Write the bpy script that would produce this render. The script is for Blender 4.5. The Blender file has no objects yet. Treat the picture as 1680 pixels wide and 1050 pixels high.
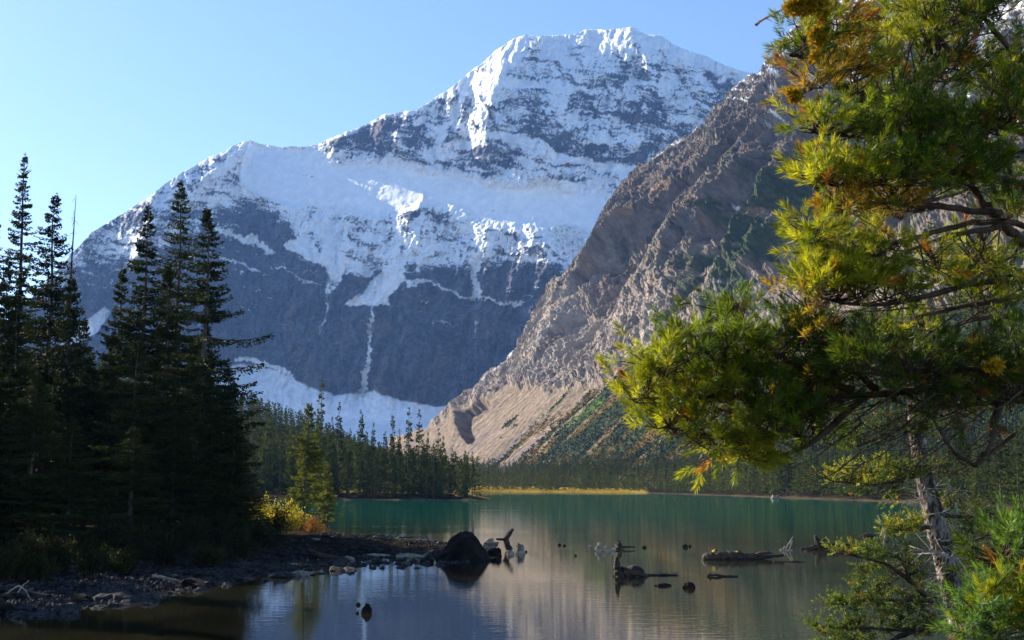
import bpy, math
import numpy as np
from math import radians, sin, cos, tan, pi

# ---------------------------------------------------------------- camera, sky, sun, exposure
scene = bpy.context.scene
COL = scene.collection
CAM_H = 3.2
FPX = 1900.0
TILT = math.atan(272.0 / FPX)
cam_data = bpy.data.cameras.new("camera")
cam = bpy.data.objects.new("camera", cam_data)
COL.objects.link(cam)
cam.location = (0, 0, CAM_H)
cam.rotation_euler = (pi / 2 + TILT, 0, 0)
cam_data.sensor_width = 36
cam_data.lens = 36 * FPX / 1680
cam_data.clip_start = 0.05
cam_data.clip_end = 40000
cam_data.dof.use_dof = True
cam_data.dof.focus_distance = 60
cam_data.dof.aperture_fstop = 16
scene.camera = cam

SUN_AZ = radians(-56)      # left of the view direction (+Y)
SUN_EL = radians(26.5)
world = bpy.data.worlds.new("World")
scene.world = world
world.use_nodes = True
wn = world.node_tree
wn.nodes.clear()
sky = wn.nodes.new("ShaderNodeTexSky")
sky.sky_type = 'NISHITA'
sky.sun_disc = False
sky.sun_elevation = SUN_EL
sky.sun_rotation = SUN_AZ
sky.altitude = 1700
sky.air_density = 1.0
sky.dust_density = 1.0
sky.ozone_density = 3.0
bg = wn.nodes.new("ShaderNodeBackground")
bg.inputs[1].default_value = 0.09
wo = wn.nodes.new("ShaderNodeOutputWorld")
wn.links.new(sky.outputs[0], bg.inputs[0])
wn.links.new(bg.outputs[0], wo.inputs[0])

sd = bpy.data.lights.new("sun", 'SUN')
sd.energy = 5.0
sd.angle = radians(0.53)
sd.color = (1.0, 0.88, 0.72)
sun = bpy.data.objects.new("sun", sd)
COL.objects.link(sun)
SUNDIR = np.array([sin(SUN_AZ) * cos(SUN_EL), cos(SUN_AZ) * cos(SUN_EL), sin(SUN_EL)])
from mathutils import Vector
sun.rotation_euler = Vector(SUNDIR.tolist()).to_track_quat('Z', 'Y').to_euler()
sun.location = (-60, 30, 60)
scene.view_settings.view_transform = 'Standard'
scene.view_settings.look = 'None'
scene.view_settings.exposure = 1.5
scene.view_settings.gamma = 1.0

# ---------------------------------------------------------------- helpers
def slopes(px, py):
    """direction through a photo pixel, scaled so that its y part is 1"""
    a = (np.asarray(px, float) - 840) / FPX
    b = (525 - np.asarray(py, float)) / FPX
    dy = cos(TILT) - b * sin(TILT)
    return a / dy, (sin(TILT) + b * cos(TILT)) / dy

def at(px, py, Y):
    a, s = slopes(px, py)
    return np.array([a * Y, Y + 0 * a, CAM_H + s * Y])

def on_water(px, py, z=0.0):
    a, s = slopes(px, py)
    Y = (z - CAM_H) / s
    return float(a * Y), float(Y)

def rng(seed):
    return np.random.default_rng(seed)

_P = np.random.default_rng(7).permutation(4096)
_P = np.concatenate([_P, _P])
_G = np.random.default_rng(8).uniform(-1, 1, (4096, 2))
_G /= np.linalg.norm(_G, axis=1)[:, None]

def perlin(x, y, seed=0):
    x = np.asarray(x, float) + seed * 17.13; y = np.asarray(y, float) + seed * 9.71
    xi = np.floor(x).astype(np.int64); yi = np.floor(y).astype(np.int64)
    fx = x - xi; fy = y - yi
    u = fx * fx * fx * (fx * (fx * 6 - 15) + 10); v = fy * fy * fy * (fy * (fy * 6 - 15) + 10)
    def g(ix, iy, dx, dy):
        h = _P[(_P[ix & 4095] + iy) & 4095]
        q = _G[h]
        return q[..., 0] * dx + q[..., 1] * dy
    a = g(xi, yi, fx, fy); b = g(xi + 1, yi, fx - 1, fy)
    c = g(xi, yi + 1, fx, fy - 1); d = g(xi + 1, yi + 1, fx - 1, fy - 1)
    return ((a + (b - a) * u) + ((c + (d - c) * u) - (a + (b - a) * u)) * v) * 1.5

def fbm(x, y, seed=0, octv=5, gain=0.5, lac=2.03):
    s = 0; amp = 1.0; t = 0
    for i in range(octv):
        s = s + amp * perlin(x, y, seed + i * 3.1); t += amp
        amp *= gain; x = x * lac; y = y * lac
    return s / t * 1.6

def ridged(x, y, seed=0, octv=5, gain=0.5, lac=2.03):
    s = 0; amp = 1.0; t = 0
    for i in range(octv):
        s = s + amp * (1 - 2.2 * np.abs(perlin(x, y, seed + i * 3.1))); t += amp
        amp *= gain; x = x * lac; y = y * lac
    return s / t

def sst(a, b, x):
    t = np.clip((x - a) / (b - a), 0, 1)
    return t * t * (3 - 2 * t)

def interp_pts(pts, x):
    p = np.array(pts, float)
    return np.interp(x, p[:, 0], p[:, 1])

def line_dist(X, Y, pts):
    """distance to a polyline and the position 0..1 along it"""
    p = np.array(pts, float)
    best = np.full(np.shape(X), 1e9); par = np.zeros(np.shape(X))
    L = np.concatenate([[0], np.cumsum(np.hypot(*(p[1:] - p[:-1]).T))])
    for i in range(len(p) - 1):
        d = p[i + 1] - p[i]; l2 = (d ** 2).sum() + 1e-12
        t = np.clip(((X - p[i, 0]) * d[0] + (Y - p[i, 1]) * d[1]) / l2, 0, 1)
        q = np.hypot(X - p[i, 0] - t * d[0], Y - p[i, 1] - t * d[1])
        m = q < best
        best = np.where(m, q, best); par = np.where(m, (L[i] + t * (L[i + 1] - L[i])) / L[-1], par)
    return best, par

def inside(X, Y, pts):
    p = np.array(pts, float); r = np.zeros(np.shape(X), bool)
    j = len(p) - 1
    for i in range(len(p)):
        c = ((p[i, 1] > Y) != (p[j, 1] > Y)) & (X < (p[j, 0] - p[i, 0]) * (Y - p[i, 1]) / (p[j, 1] - p[i, 1] + 1e-12) + p[i, 0])
        r ^= c; j = i
    return r

def poly_sd(X, Y, pts):
    d, _ = line_dist(X, Y, list(pts) + [pts[0]])
    return np.where(inside(X, Y, pts), -d, d)

def stroke(X, Y, pts, w0, w1=None, soft=2.0):
    if w1 is None: w1 = w0
    d, t = line_dist(X, Y, pts)
    w = w0 + (w1 - w0) * t
    return 1 - sst(w - soft * .5, w + soft * .5, d)

class MB:
    """collects vertices and faces of one mesh"""
    def __init__(s): s.v = []; s.q = []; s.t = []; s.c = []; s.n = 0
    def add(s, v, q=None, t=None, c=None):
        v = np.asarray(v, float).reshape(-1, 3)
        if q is not None and len(q): s.q.append(np.asarray(q, int).reshape(-1, 4) + s.n)
        if t is not None and len(t): s.t.append(np.asarray(t, int).reshape(-1, 3) + s.n)
        s.v.append(v)
        if c is not None: s.c.append(np.broadcast_to(np.asarray(c, float), (len(v), 3)))
        s.n += len(v)
    def mesh(s, name, mat=None, smooth=False):
        v = np.concatenate(s.v) if s.v else np.zeros((0, 3))
        q = np.concatenate(s.q) if s.q else np.zeros((0, 4), int)
        t = np.concatenate(s.t) if s.t else np.zeros((0, 3), int)
        me = bpy.data.meshes.new(name)
        me.vertices.add(len(v)); me.vertices.foreach_set('co', v.astype(np.float32).ravel())
        nl = q.size + t.size
        me.loops.add(nl)
        me.loops.foreach_set('vertex_index', np.concatenate([q.ravel(), t.ravel()]).astype(np.int32))
        me.polygons.add(len(q) + len(t))
        tot = np.concatenate([np.full(len(q), 4), np.full(len(t), 3)]).astype(np.int32)
        st = np.concatenate([[0], np.cumsum(tot)[:-1]]).astype(np.int32)
        me.polygons.foreach_set('loop_start', st)
        me.polygons.foreach_set('use_smooth', np.full(len(tot), bool(smooth)))
        if s.c:
            c = np.concatenate(s.c); ca = np.ones((len(c), 4), np.float32); ca[:, :3] = c
            at_ = me.attributes.new('Col', 'FLOAT_COLOR', 'POINT')
            at_.data.foreach_set('color', ca.ravel())
        me.update(calc_edges=True)
        me.validate()
        if mat: me.materials.append(mat)
        return me
    def obj(s, name, mat=None, parent=None, smooth=False):
        o = bpy.data.objects.new(name, s.mesh(name, mat, smooth))
        COL.objects.link(o)
        if parent: o.parent = parent
        return o

def grid_quads(nu, nv):
    i = np.arange(nu * nv).reshape(nu, nv)
    return np.stack([i[:-1, :-1], i[1:, :-1], i[1:, 1:], i[:-1, 1:]], -1).reshape(-1, 4)

def tag(o, label=None, cat=None, group=None, kind=None):
    if label: o['label'] = label
    if cat: o['category'] = cat
    if group: o['group'] = group
    if kind: o['kind'] = kind
    return o

def empty(name, loc=(0, 0, 0), rz=0.0, label=None, cat=None, group=None):
    o = bpy.data.objects.new(name, None)
    o.empty_display_size = 0.5
    COL.objects.link(o); o.location = [float(c) for c in loc]; o.rotation_euler = (0, 0, rz)
    return tag(o, label, cat, group)

def copy_tree(o, parent=None):
    c = o.copy(); COL.objects.link(c)
    if parent: c.parent = parent
    for ch in [x for x in bpy.data.objects if x.parent == o]: copy_tree(ch, c)
    return c

def dup(parts_of, loc, rz, scale, label, group, cat, name=None):
    root, kids = parts_of
    c = root.copy(); COL.objects.link(c)
    c.location = [float(v) for v in loc]; c.rotation_euler = (0, 0, rz); c.scale = scale
    tag(c, label, cat, group)
    for k in kids:
        d = k.copy(); COL.objects.link(d); d.parent = c
    return c

def tube(mb, pts, rad, n=7, c=None, cap=True, wob=0.0, seed=0):
    p = np.asarray(pts, float); k = len(p)
    rad = np.broadcast_to(np.asarray(rad, float), (k,))
    tg = np.gradient(p, axis=0); tg /= np.linalg.norm(tg, axis=1)[:, None] + 1e-9
    ref = np.array([0.0, 0, 1]) if abs(tg[0, 2]) < 0.8 else np.array([1.0, 0, 0])
    u = np.zeros((k, 3)); u0 = ref - tg[0] * (ref @ tg[0]); u0 /= np.linalg.norm(u0)
    for i in range(k):
        u0 = u0 - tg[i] * (u0 @ tg[i]); u0 /= np.linalg.norm(u0) + 1e-9; u[i] = u0
    w = np.cross(tg, u)
    th = np.linspace(0, 2 * pi, n, endpoint=False)
    r = rad[:, None] * np.ones(n)
    if wob: r = r * (1 + wob * rng(seed).uniform(-1, 1, (k, n)))
    v = p[:, None, :] + r[..., None] * (np.cos(th)[None, :, None] * u[:, None, :] + np.sin(th)[None, :, None] * w[:, None, :])
    i = np.arange(k * n).reshape(k, n); j = np.roll(i, -1, axis=1)
    q = np.stack([i[:-1], j[:-1], j[1:], i[1:]], -1).reshape(-1, 4)
    vs = v.reshape(-1, 3); t = []
    if cap:
        vs = np.concatenate([vs, p[:1], p[-1:]])
        a, b = k * n, k * n + 1
        t = [(a, int(j[0, m]), int(i[0, m])) for m in range(n)] + [(b, int(i[-1, m]), int(j[-1, m])) for m in range(n)]
    mb.add(vs, q, t, c)

def kites(mb, p, d, half_w, side=None, c=None, seed=0):
    """thin leaf shaped quads from p along d"""
    n = len(p)
    r = rng(seed + n)
    if side is None: side = r.normal(size=(n, 3))
    dn = d / (np.linalg.norm(d, axis=1)[:, None] + 1e-9)
    s = np.cross(dn, side); s /= np.linalg.norm(s, axis=1)[:, None] + 1e-9
    hw = np.broadcast_to(half_w, (n,))[:, None]
    m = p + d * 0.42
    v = np.stack([p, m + s * hw, p + d, m - s * hw], 1).reshape(-1, 3)
    q = np.arange(4 * n).reshape(n, 4)
    if c is not None and np.ndim(c) == 2: c = np.repeat(c, 4, axis=0)
    mb.add(v, q, None, c)

def blob(mb, c, r, seed, sub=3, rough=0.25, col=None, flat=0.0, freq=1.6):
    """an angular stone"""
    import bmesh
    bm = bmesh.new(); bmesh.ops.create_icosphere(bm, subdivisions=sub, radius=1)
    v = np.array([x.co[:] for x in bm.verts]); f = np.array([[x.index for x in fc.verts] for fc in bm.faces]); bm.free()
    g = rng(seed)
    # cut by random planes for facets
    for k in range(11):
        n = g.normal(size=3); n /= np.linalg.norm(n); h = g.uniform(.62, .92)
        d = v @ n; v = v - np.where(d > h, d - h, 0)[:, None] * n * 0.93
    o = g.uniform(0, 50)
    dsp = fbm(v[:, 0] * freq + o + v[:, 2] * .7, v[:, 1] * freq + v[:, 2] * 1.3 + o, seed, 4)
    v = v * (1 + rough * dsp)[:, None]
    v = v * np.asarray(r) + np.asarray(c)
    mb.add(v, None, f, col)

# ---------------------------------------------------------------- materials
def nt(name):
    m = bpy.data.materials.new(name); m.use_nodes = True
    n = m.node_tree; n.nodes.clear()
    return m, n, n.nodes.new, n.links.new

def bsdf(new, rough=0.9, spec=0.2):
    b = new('ShaderNodeBsdfPrincipled'); b.inputs['Roughness'].default_value = rough
    b.inputs['Specular IOR Level'].default_value = spec
    return b

def mat_attr(name, nscale=0.05, amt=0.35, rough=0.95, spec=0.1, bump=0.0, bscale=1.0, bdist=1.0, detail=8.0, stretch=(1, 1, 1)):
    """colour from the mesh, broken up by procedural noise"""
    m, n, new, link = nt(name)
    b = bsdf(new, rough, spec); out = new('ShaderNodeOutputMaterial')
    a = new('ShaderNodeAttribute'); a.attribute_name = 'Col'
    tc = new('ShaderNodeTexCoord'); mp = new('ShaderNodeMapping'); mp.inputs['Scale'].default_value = stretch
    link(tc.outputs['Object'], mp.inputs[0])
    t = new('ShaderNodeTexNoise'); t.inputs['Scale'].default_value = nscale; t.inputs['Detail'].default_value = detail; t.inputs['Roughness'].default_value = 0.65
    link(mp.outputs[0], t.inputs['Vector'])
    mr = new('ShaderNodeMapRange'); mr.inputs['From Min'].default_value = 0.3; mr.inputs['From Max'].default_value = 0.7
    mr.inputs['To Min'].default_value = 1 - amt; mr.inputs['To Max'].default_value = 1 + amt
    link(t.outputs['Fac'], mr.inputs['Value'])
    mx = new('ShaderNodeVectorMath'); mx.operation = 'SCALE'
    link(a.outputs['Color'], mx.inputs[0]); link(mr.outputs[0], mx.inputs['Scale'])
    link(mx.outputs[0], b.inputs['Base Color'])
    if bump:
        t2 = new('ShaderNodeTexNoise'); t2.inputs['Scale'].default_value = bscale; t2.inputs['Detail'].default_value = 8; t2.inputs['Roughness'].default_value = 0.7
        link(mp.outputs[0], t2.inputs['Vector'])
        bp = new('ShaderNodeBump'); bp.inputs['Strength'].default_value = bump; bp.inputs['Distance'].default_value = bdist
        link(t2.outputs['Fac'], bp.inputs['Height']); link(bp.outputs[0], b.inputs['Normal'])
    link(b.outputs[0], out.inputs[0])
    return m

def mat_foliage(name, c1, c2, nscale=1.5, transl=0.35, tc_=None, rough=0.7, spec=0.06, c3=None):
    m, n, new, link = nt(name)
    out = new('ShaderNodeOutputMaterial')
    tc = new('ShaderNodeTexCoord')
    t = new('ShaderNodeTexNoise'); t.inputs['Scale'].default_value = nscale; t.inputs['Detail'].default_value = 4
    link(tc.outputs['Object'], t.inputs['Vector'])
    oi = new('ShaderNodeObjectInfo')
    ad = new('ShaderNodeMath'); ad.operation = 'MULTIPLY_ADD'; ad.inputs[1].default_value = 0.35; ad.inputs[2].default_value = -0.17
    link(oi.outputs['Random'], ad.inputs[0])
    sm = new('ShaderNodeMath'); sm.operation = 'ADD'
    link(t.outputs['Fac'], sm.inputs[0]); link(ad.outputs[0], sm.inputs[1])
    cr = new('ShaderNodeValToRGB'); e = cr.color_ramp.elements
    e[0].position = 0.35; e[0].color = (*c1, 1); e[1].position = 0.68; e[1].color = (*c2, 1)
    if c3:
        x = cr.color_ramp.elements.new(0.78); x.color = (*c3, 1)
    link(sm.outputs[0], cr.inputs[0])
    b = bsdf(new, rough, spec); link(cr.outputs[0], b.inputs['Base Color'])
    tr = new('ShaderNodeBsdfTranslucent')
    g = new('ShaderNodeMix'); g.data_type = 'RGBA'; g.blend_type = 'MULTIPLY'; g.inputs[0].default_value = 1
    link(cr.outputs[0], g.inputs[6]); g.inputs[7].default_value = (*(tc_ or (1.5, 1.4, 0.6)), 1)
    link(g.outputs[2], tr.inputs[0])
    mx = new('ShaderNodeMixShader'); mx.inputs[0].default_value = transl
    link(b.outputs[0], mx.inputs[1]); link(tr.outputs[0], mx.inputs[2]); link(mx.outputs[0], out.inputs[0])
    return m

def mat_plain(name, c1, c2, nscale=3, rough=0.9, spec=0.2, bump=0.4, bdist=0.02, stretch=(1, 1, 1), thr=(0.4, 0.6)):
    m, n, new, link = nt(name)
    out = new('ShaderNodeOutputMaterial'); tc = new('ShaderNodeTexCoord')
    mp = new('ShaderNodeMapping'); mp.inputs['Scale'].default_value = stretch
    link(tc.outputs['Object'], mp.inputs[0])
    t = new('ShaderNodeTexNoise'); t.inputs['Scale'].default_value = nscale; t.inputs['Detail'].default_value = 8; t.inputs['Roughness'].default_value = 0.65
    link(mp.outputs[0], t.inputs['Vector'])
    cr = new('ShaderNodeValToRGB'); e = cr.color_ramp.elements
    e[0].position = thr[0]; e[0].color = (*c1, 1); e[1].position = thr[1]; e[1].color = (*c2, 1)
    link(t.outputs['Fac'], cr.inputs[0])
    b = bsdf(new, rough, spec); link(cr.outputs[0], b.inputs['Base Color'])
    bp = new('ShaderNodeBump'); bp.inputs['Strength'].default_value = bump; bp.inputs['Distance'].default_value = bdist
    link(t.outputs['Fac'], bp.inputs['Height']); link(bp.outputs[0], b.inputs['Normal'])
    link(b.outputs[0], out.inputs[0])
    return m
# ================================================================ THE SNOWY MOUNTAIN
RIDGE = [(-250, 700), (-100, 620), (0, 540), (60, 480), (110, 425), (132, 402), (150, 382), (182, 362), (215, 342), (240, 325), (270, 303), (300, 284), (322, 272), (345, 258),
         (372, 247), (385, 238), (410, 230), (425, 235), (455, 241), (500, 241), (522, 238), (545, 226), (565, 219), (600, 206), (632, 188), (655, 184), (680, 180),
         (712, 160), (740, 143), (765, 122), (790, 103), (812, 83), (835, 68), (860, 57), (895, 59), (930, 57), (960, 51), (985, 48), (1015, 46), (1040, 45),
         (1062, 55), (1085, 59), (1105, 72), (1125, 82), (1160, 95), (1195, 109), (1232, 121), (1300, 150), (1400, 210), (1500, 300)]
SLOPE = [  # angle of the face by photo row
    (40, 52), (100, 54), (180, 55), (240, 56), (270, 59), (340, 59), (380, 58), (450, 60), (480, 64), (640, 66), (660, 40), (690, 20), (740, 18)]
NU, NV = 1000, 620
us = np.linspace(-200, 1420, NU)
ridge = interp_pts(RIDGE, us)
ridge = ridge + fbm(us / 40, us * 0 + 3, 5, 5, 0.6) * 3.5
vt = np.linspace(0, 1, NV)
PX = np.repeat(us[:, None], NV, 1)
base = 742.0
PY = base + (34 - base) * vt[None, :] + 0 * PX
wx = PX + 14 * fbm(PX / 60, PY / 60, 1, 5) + 3 * fbm(PX / 6, PY / 6, 4, 3) ; wy = PY + 10 * fbm(PX / 50, PY / 50, 2, 5) + 3 * fbm(PX / 6, PY / 6, 6, 3)
# gentle ledges dipping to the right
strat = wy - 0.13 * (PX - 700) - 14 * np.sin((PX - 500) / 260)
led = fbm(strat / 17, PX / 420, 11, 5, 0.62) + 0.25 * perlin(strat / 5, PX / 150, 12)
alpha = interp_pts(SLOPE, PY + 8 * fbm(PX / 90, PY / 90, 3, 3))

# ---- where the snow lies (painted as snow cover, in the face's own layout)
field = [(395, 228), (455, 238), (520, 243), (545, 262), (600, 268), (640, 258), (665, 272), (720, 282), (790, 290), (850, 300), (900, 298), (960, 308), (998, 322),
         (1000, 345), (965, 415), (945, 434), (922, 420), (900, 392), (872, 370), (835, 378), (790, 372), (735, 345), (690, 335), (660, 350), (600, 355), (555, 345),
         (505, 342), (470, 338), (432, 322), (405, 305), (396, 285), (402, 258)]
icefall = [(888, 372), (935, 366), (960, 385), (970, 398), (948, 434), (925, 424), (905, 398)]
apron = [(420, 596), (450, 610), (480, 620), (520, 640), (560, 650), (585, 645), (612, 642), (640, 652), (700, 665), (745, 668), (760, 760), (300, 760), (300, 640), (380, 600)]
fsd = poly_sd(wx, wy, field)
S = 0.0 * PX
alt = sst(0, 1, (interp_pts([(100, 470), (300, 395), (400, 330), (480, 365), (560, 450), (700, 440), (800, 430), (900, 430), (1000, 440)], PX) - PY) / 60 + 0.5)
S += 0.04 + 0.46 * alt
S += 0.10 * sst(300, 90, PY) * sst(500, 700, PX)
S -= 0.10 * sst(400, 250, PX)
S += 0.25 * sst(105, 60, PY - 0.25 * np.abs(PX - 1040)) 
# rocky walls and buttresses
def rock(pts, w0, w1, k=0.75, soft=14):
    global S
    S = S - .75 * k * stroke(wx, wy, pts, w0 * 1.1, w1 * 1.1, soft * 1.4)
for pts, w0, w1, k in [
    ([(545, 232), (600, 218), (660, 205), (700, 222)], 10, 14, .5),
    ([(560, 240), (620, 240), (690, 262)], 7, 10, .5),
    ([(730, 262), (800, 275), (850, 258)], 8, 12, .4),
    ([(740, 230), (790, 250)], 10, 16, .3),
    ([(855, 205), (920, 235), (1000, 252), (1065, 262)], 12, 14, .45),
    ([(860, 160), (880, 190), (905, 190)], 10, 12, .45),
    ([(940, 165), (1000, 125), (1030, 120)], 8, 10, .4),
    ([(960, 190), (1030, 190), (1050, 215)], 14, 12, .42),
    ([(1040, 95), (1062, 130), (1078, 180), (1060, 230)], 8, 15, .55),
    ([(1080, 225), (1140, 215)], 12, 14, .4),
    ([(1165, 118), (1195, 145)], 12, 12, .45),
    ([(1150, 165), (1190, 160)], 10, 12, .35),
    ([(870, 95), (885, 120)], 7, 8, .4),
    ([(700, 170), (760, 150), (840, 90)], 6, 5, .3),
    ([(445, 264), (480, 275), (545, 300)], 3, 4, .9),
    ([(660, 318), (740, 330), (810, 345)], 3, 5, .8),
    ([(640, 345), (700, 350), (790, 356), (840, 372)], 4, 6, .7),
    ([(690, 306), (780, 312)], 2, 3, .5),
    ([(600, 160), (640, 200), (600, 240)], 12, 12, .2)]:
    rock(pts, w0, w1, k)
S += 0.9 * (1 - sst(-6, 6, fsd))
# snow bands
for pts, w0, w1, k in [
    ([(700, 255), (760, 235), (850, 225), (950, 265), (1060, 290)], 8, 6, .5),
    ([(860, 240), (930, 258), (1010, 275), (1060, 300)], 6, 7, .45),
    ([(860, 60), (830, 105), (800, 160), (790, 220)], 7, 5, .55),
    ([(760, 160), (730, 200), (715, 250)], 5, 7, .5),
    ([(655, 345), (650, 400), (642, 440), (625, 470)], 5, 6, 1.2),
    ([(690, 350), (668, 410), (645, 445)], 4, 5, .9),
    ([(545, 430), (570, 432), (596, 445)], 3, 9, 1.1),
    ([(480, 400), (530, 425), (550, 455)], 12, 8, .55),
    ([(540, 360), (560, 400), (545, 470)], 24, 12, .42),
    ([(485, 345), (510, 400), (560, 440)], 16, 10, .45),
    ([(355, 375), (400, 388), (450, 410)], 3.2, 4, 1.3),
    ([(360, 425), (395, 435), (430, 447)], 1.6, 2.2, .8),
    ([(450, 440), (490, 452), (520, 468)], 1.4, 1.6, .55),
    ([(640, 458), (700, 468), (740, 478), (800, 492), (860, 500)], 2.6, 1.3, 1.2),
    ([(560, 520), (640, 515)], .8, .8, .4),
    ([(542, 470), (530, 520), (524, 550)], 1.5, 1.2, .65),
    ([(608, 505), (610, 545), (604, 590), (598, 640)], 2.6, 2.6, .75),
    ([(600, 590), (600, 640)], 4, 9, .45),
    ([(778, 375), (784, 440), (778, 485)], 2.4, 5, .85),
    ([(745, 400), (742, 440)], 2, 3, .5), ([(705, 400), (690, 450)], 2, 3, .5),
    ([(715, 527), (760, 530)], 1.4, 1, .6), ([(790, 525), (780, 560)], 4, 2, .4),
    ([(395, 590), (440, 602), (480, 620)], 3, 4, 1.2),
    ([(410, 232), (375, 270), (330, 305)], 9, 5, .55),
    ([(160, 390), (200, 400), (225, 420)], 1.5, 1.2, .6), ([(215, 360), (220, 410)], 1.5, 1, .5),
    ([(860, 345), (900, 410), (930, 440)], 6, 8, .5),
    ([(150, 700), (100, 640)], 4, 8, .3)]:
    S += k * stroke(wx, wy, pts, w0, w1, 4)
apsd = poly_sd(PX + 4 * fbm(PX / 20, PY / 20, 44, 3), PY + 4 * fbm(PX / 20, PY / 20, 45, 3), apron)
lp = [(100, 555), (125, 540), (150, 520), (172, 503), (182, 512), (160, 545), (135, 560), (100, 575)]
lsd = poly_sd(PX, PY, lp)
ice = 1 - sst(-3, 3, poly_sd(wx, wy, icefall))
S -= .5 * stroke(wx, wy, [(870, 372), (890, 400), (915, 425), (935, 442)], 3, 4, 6)
S += 1.1 * (1 - sst(-3, 3, poly_sd(wx, wy, [(664, 432), (640, 448), (612, 458), (598, 466), (576, 502), (604, 500), (640, 505), (634, 486), (652, 456)])))
S -= 0.06 * alt * sst(330, 240, PY)
S += 0.34 * led * (0.25 + alt) + 0.38 * fbm(wx / 34, wy / 16, 21, 5, 0.6) * (0.25 + 0.75 * alt) + 0.44 * fbm(wx / 26, strat / 2.6, 31, 3, .62) * (0.25 + 0.75 * alt)
S += 0.16 * ridged(strat / 6.5, PX / 120, 34, 3, .6) * (.1 + alt) + .10 * ridged((PX + .3 * PY) / 5, PY / 45, 35, 2, .6) * alt - .05 * alt
S += 0.25 * ridged((PX + .25 * PY) / 11, PY / 60, 33, 3, .6) * alt - 0.05 * alt
S += .75 * sst(.72, .9, ridged(strat / 13, PX / 260, 36, 2, .6)) * sst(.0, .45, fbm(wx / 26, wy / 14, 37, 4)) * (1 - alt) * (sst(560, 420, PY) + .3)
S += .5 * sst(.1, .5, fbm(wx / 12, strat / 5, 38, 4, .65) - .1) * (1 - alt) * sst(480, 260, PX)
sw = strat + 3.5 * fbm(PX / 45, PY / 30, 301, 3)
lnA = sst(.60, .88, ridged(sw / 9, PX / 150, 302, 2, .5)); lnB = sst(.60, .88, ridged(sw / 9 + .5, PX / 150 + 7, 303, 2, .5))
patch = sst(-.1, .4, fbm(wx / 40, wy / 25, 304, 3))
S += alt * (.42 * lnA - .42 * lnB * patch)
S -= .30 * sst(.72, .9, ridged((PX - .55 * (PY - 60)) / 46, PY / 240, 305, 2, .5)) * alt * sst(300, 200, PY)
snow = sst(0.42, 0.53, S)
snow = np.maximum(snow, 1 - sst(-2, 2, apsd)); snow = np.maximum(snow, 1 - sst(-2, 2, lsd)); snow = np.maximum(snow, ice)
# snow cornice along the summit ridge
rd = PY - ridge[:, None]
snow = np.maximum(snow, (1 - sst(2, 7, rd + 3 * fbm(PX / 30, PY / 30, 9, 3))) * sst(200, 330, PX) * .95)
snow = np.maximum(snow, (1 - sst(14, 26, rd + 8 * fbm(PX / 40, PY / 20, 19, 3))) * sst(860, 930, PX) * .9)

# ---- the slope of the face drives its depth
al = alpha + 14 * alt * (lnB - lnA) * sst(-6, 12, fsd) + 16 * (0.5 - snow) * sst(740, 600, PY) + 13 * led * (1 - 0.75 * (1 - sst(-10, 10, fsd)))
al = np.where(apsd < 0, 20, al); al = al * (1 - ice) + 44 * ice
al = np.clip(al, 30, 80); al = np.where(PY > 690, 20, al)
kk = np.exp(-(np.arange(-50, 51) / 24.) ** 2); kk /= kk.sum()
Ap = np.pad(al, ((50, 50), (0, 0)), 'edge'); al = 0.93 * sum(kk[i] * Ap[i:i + NU] for i in range(101)) + 0.07 * al
_, s = slopes(PX, PY)
ta = np.tan(np.radians(al))
D = np.zeros_like(PX)
D[:, 0] = 2550 + 250 * sst(900, 300, us) + 60 * fbm(us / 150, us * 0, 41, 3)
for j in range(1, NV):
    ds = s[:, j] - s[:, j - 1]
    D[:, j] = D[:, j - 1] + D[:, j - 1] * ds / np.maximum(ta[:, j] - s[:, j], 0.12)
# smooth sideways drift a little, then cut ribs and gullies
k = np.array([1, 4, 6, 4, 1], float); k /= k.sum()
Dp = np.pad(D, ((2, 2), (0, 0)), 'edge'); D = sum(k[i] * Dp[i:i + NU] for i in range(5))
kk = np.exp(-(np.arange(-60, 61) / 30.) ** 2); kk /= kk.sum()
Dp = np.pad(D, ((60, 60), (0, 0)), 'edge'); Ds = sum(kk[i] * Dp[i:i + NU] for i in range(121))
D = D * .28 + Ds * .72
kk = np.exp(-(np.arange(-160, 161) / 85.) ** 2); kk /= kk.sum()
Dp = np.pad(D, ((160, 160), (0, 0)), 'edge'); Ds = sum(kk[i] * Dp[i:i + NU] for i in range(321)); fm = 1 - sst(-30, 30, fsd); D = D * (1 - fm) + Ds * fm
wall = sst(700, 640, PY) * (1 - 0.85 * (1 - sst(-14, 6, fsd)))
D = D - wall * (55 * ridged(PX / 85 + PY / 300, PY / 260, 51, 4, 0.5) + 34 * ridged(wx / 24 + PY / 120, wy / 75, 52, 5, 0.6)
                + 9 * (1 - .6 * snow) * ridged(wx / 7 + PY / 50, wy / 22, 57, 4, 0.6))
D = D - wall * (1 - .72 * snow) * (14 * fbm(wx / 9, wy / 6, 53, 4, 0.65) + 10 * ridged((PX + .2 * PY) / 10, PY / 90, 59, 4, .6) * sst(300, 460, PY))
D = D - (1 - wall) * (3 + 11 * sst(560, 620, PY)) * fbm(PX / 60, PY / 30, 58, 4, .5)
def rib(pts, amp, w):
    global D
    d, t = line_dist(PX + 6 * fbm(PX / 30, PY / 30, 61, 3), PY, pts)
    D = D - amp * np.clip(1 - d / w, 0, 1) * np.sin(np.clip(t * 1.1 + .05, 0, 1) * pi) ** .4
rib([(862, 56), (835, 95), (808, 150), (800, 200), (795, 255), (790, 300)], 130, 34)
rib([(740, 150), (775, 190), (750, 240)], 60, 22)
rib([(410, 230), (370, 265), (320, 305), (290, 350)], 90, 26)
rib([(1045, 60), (1070, 130), (1060, 230)], 70, 24)
rib([(1120, 85), (1150, 160), (1120, 240)], 45, 22)
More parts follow.
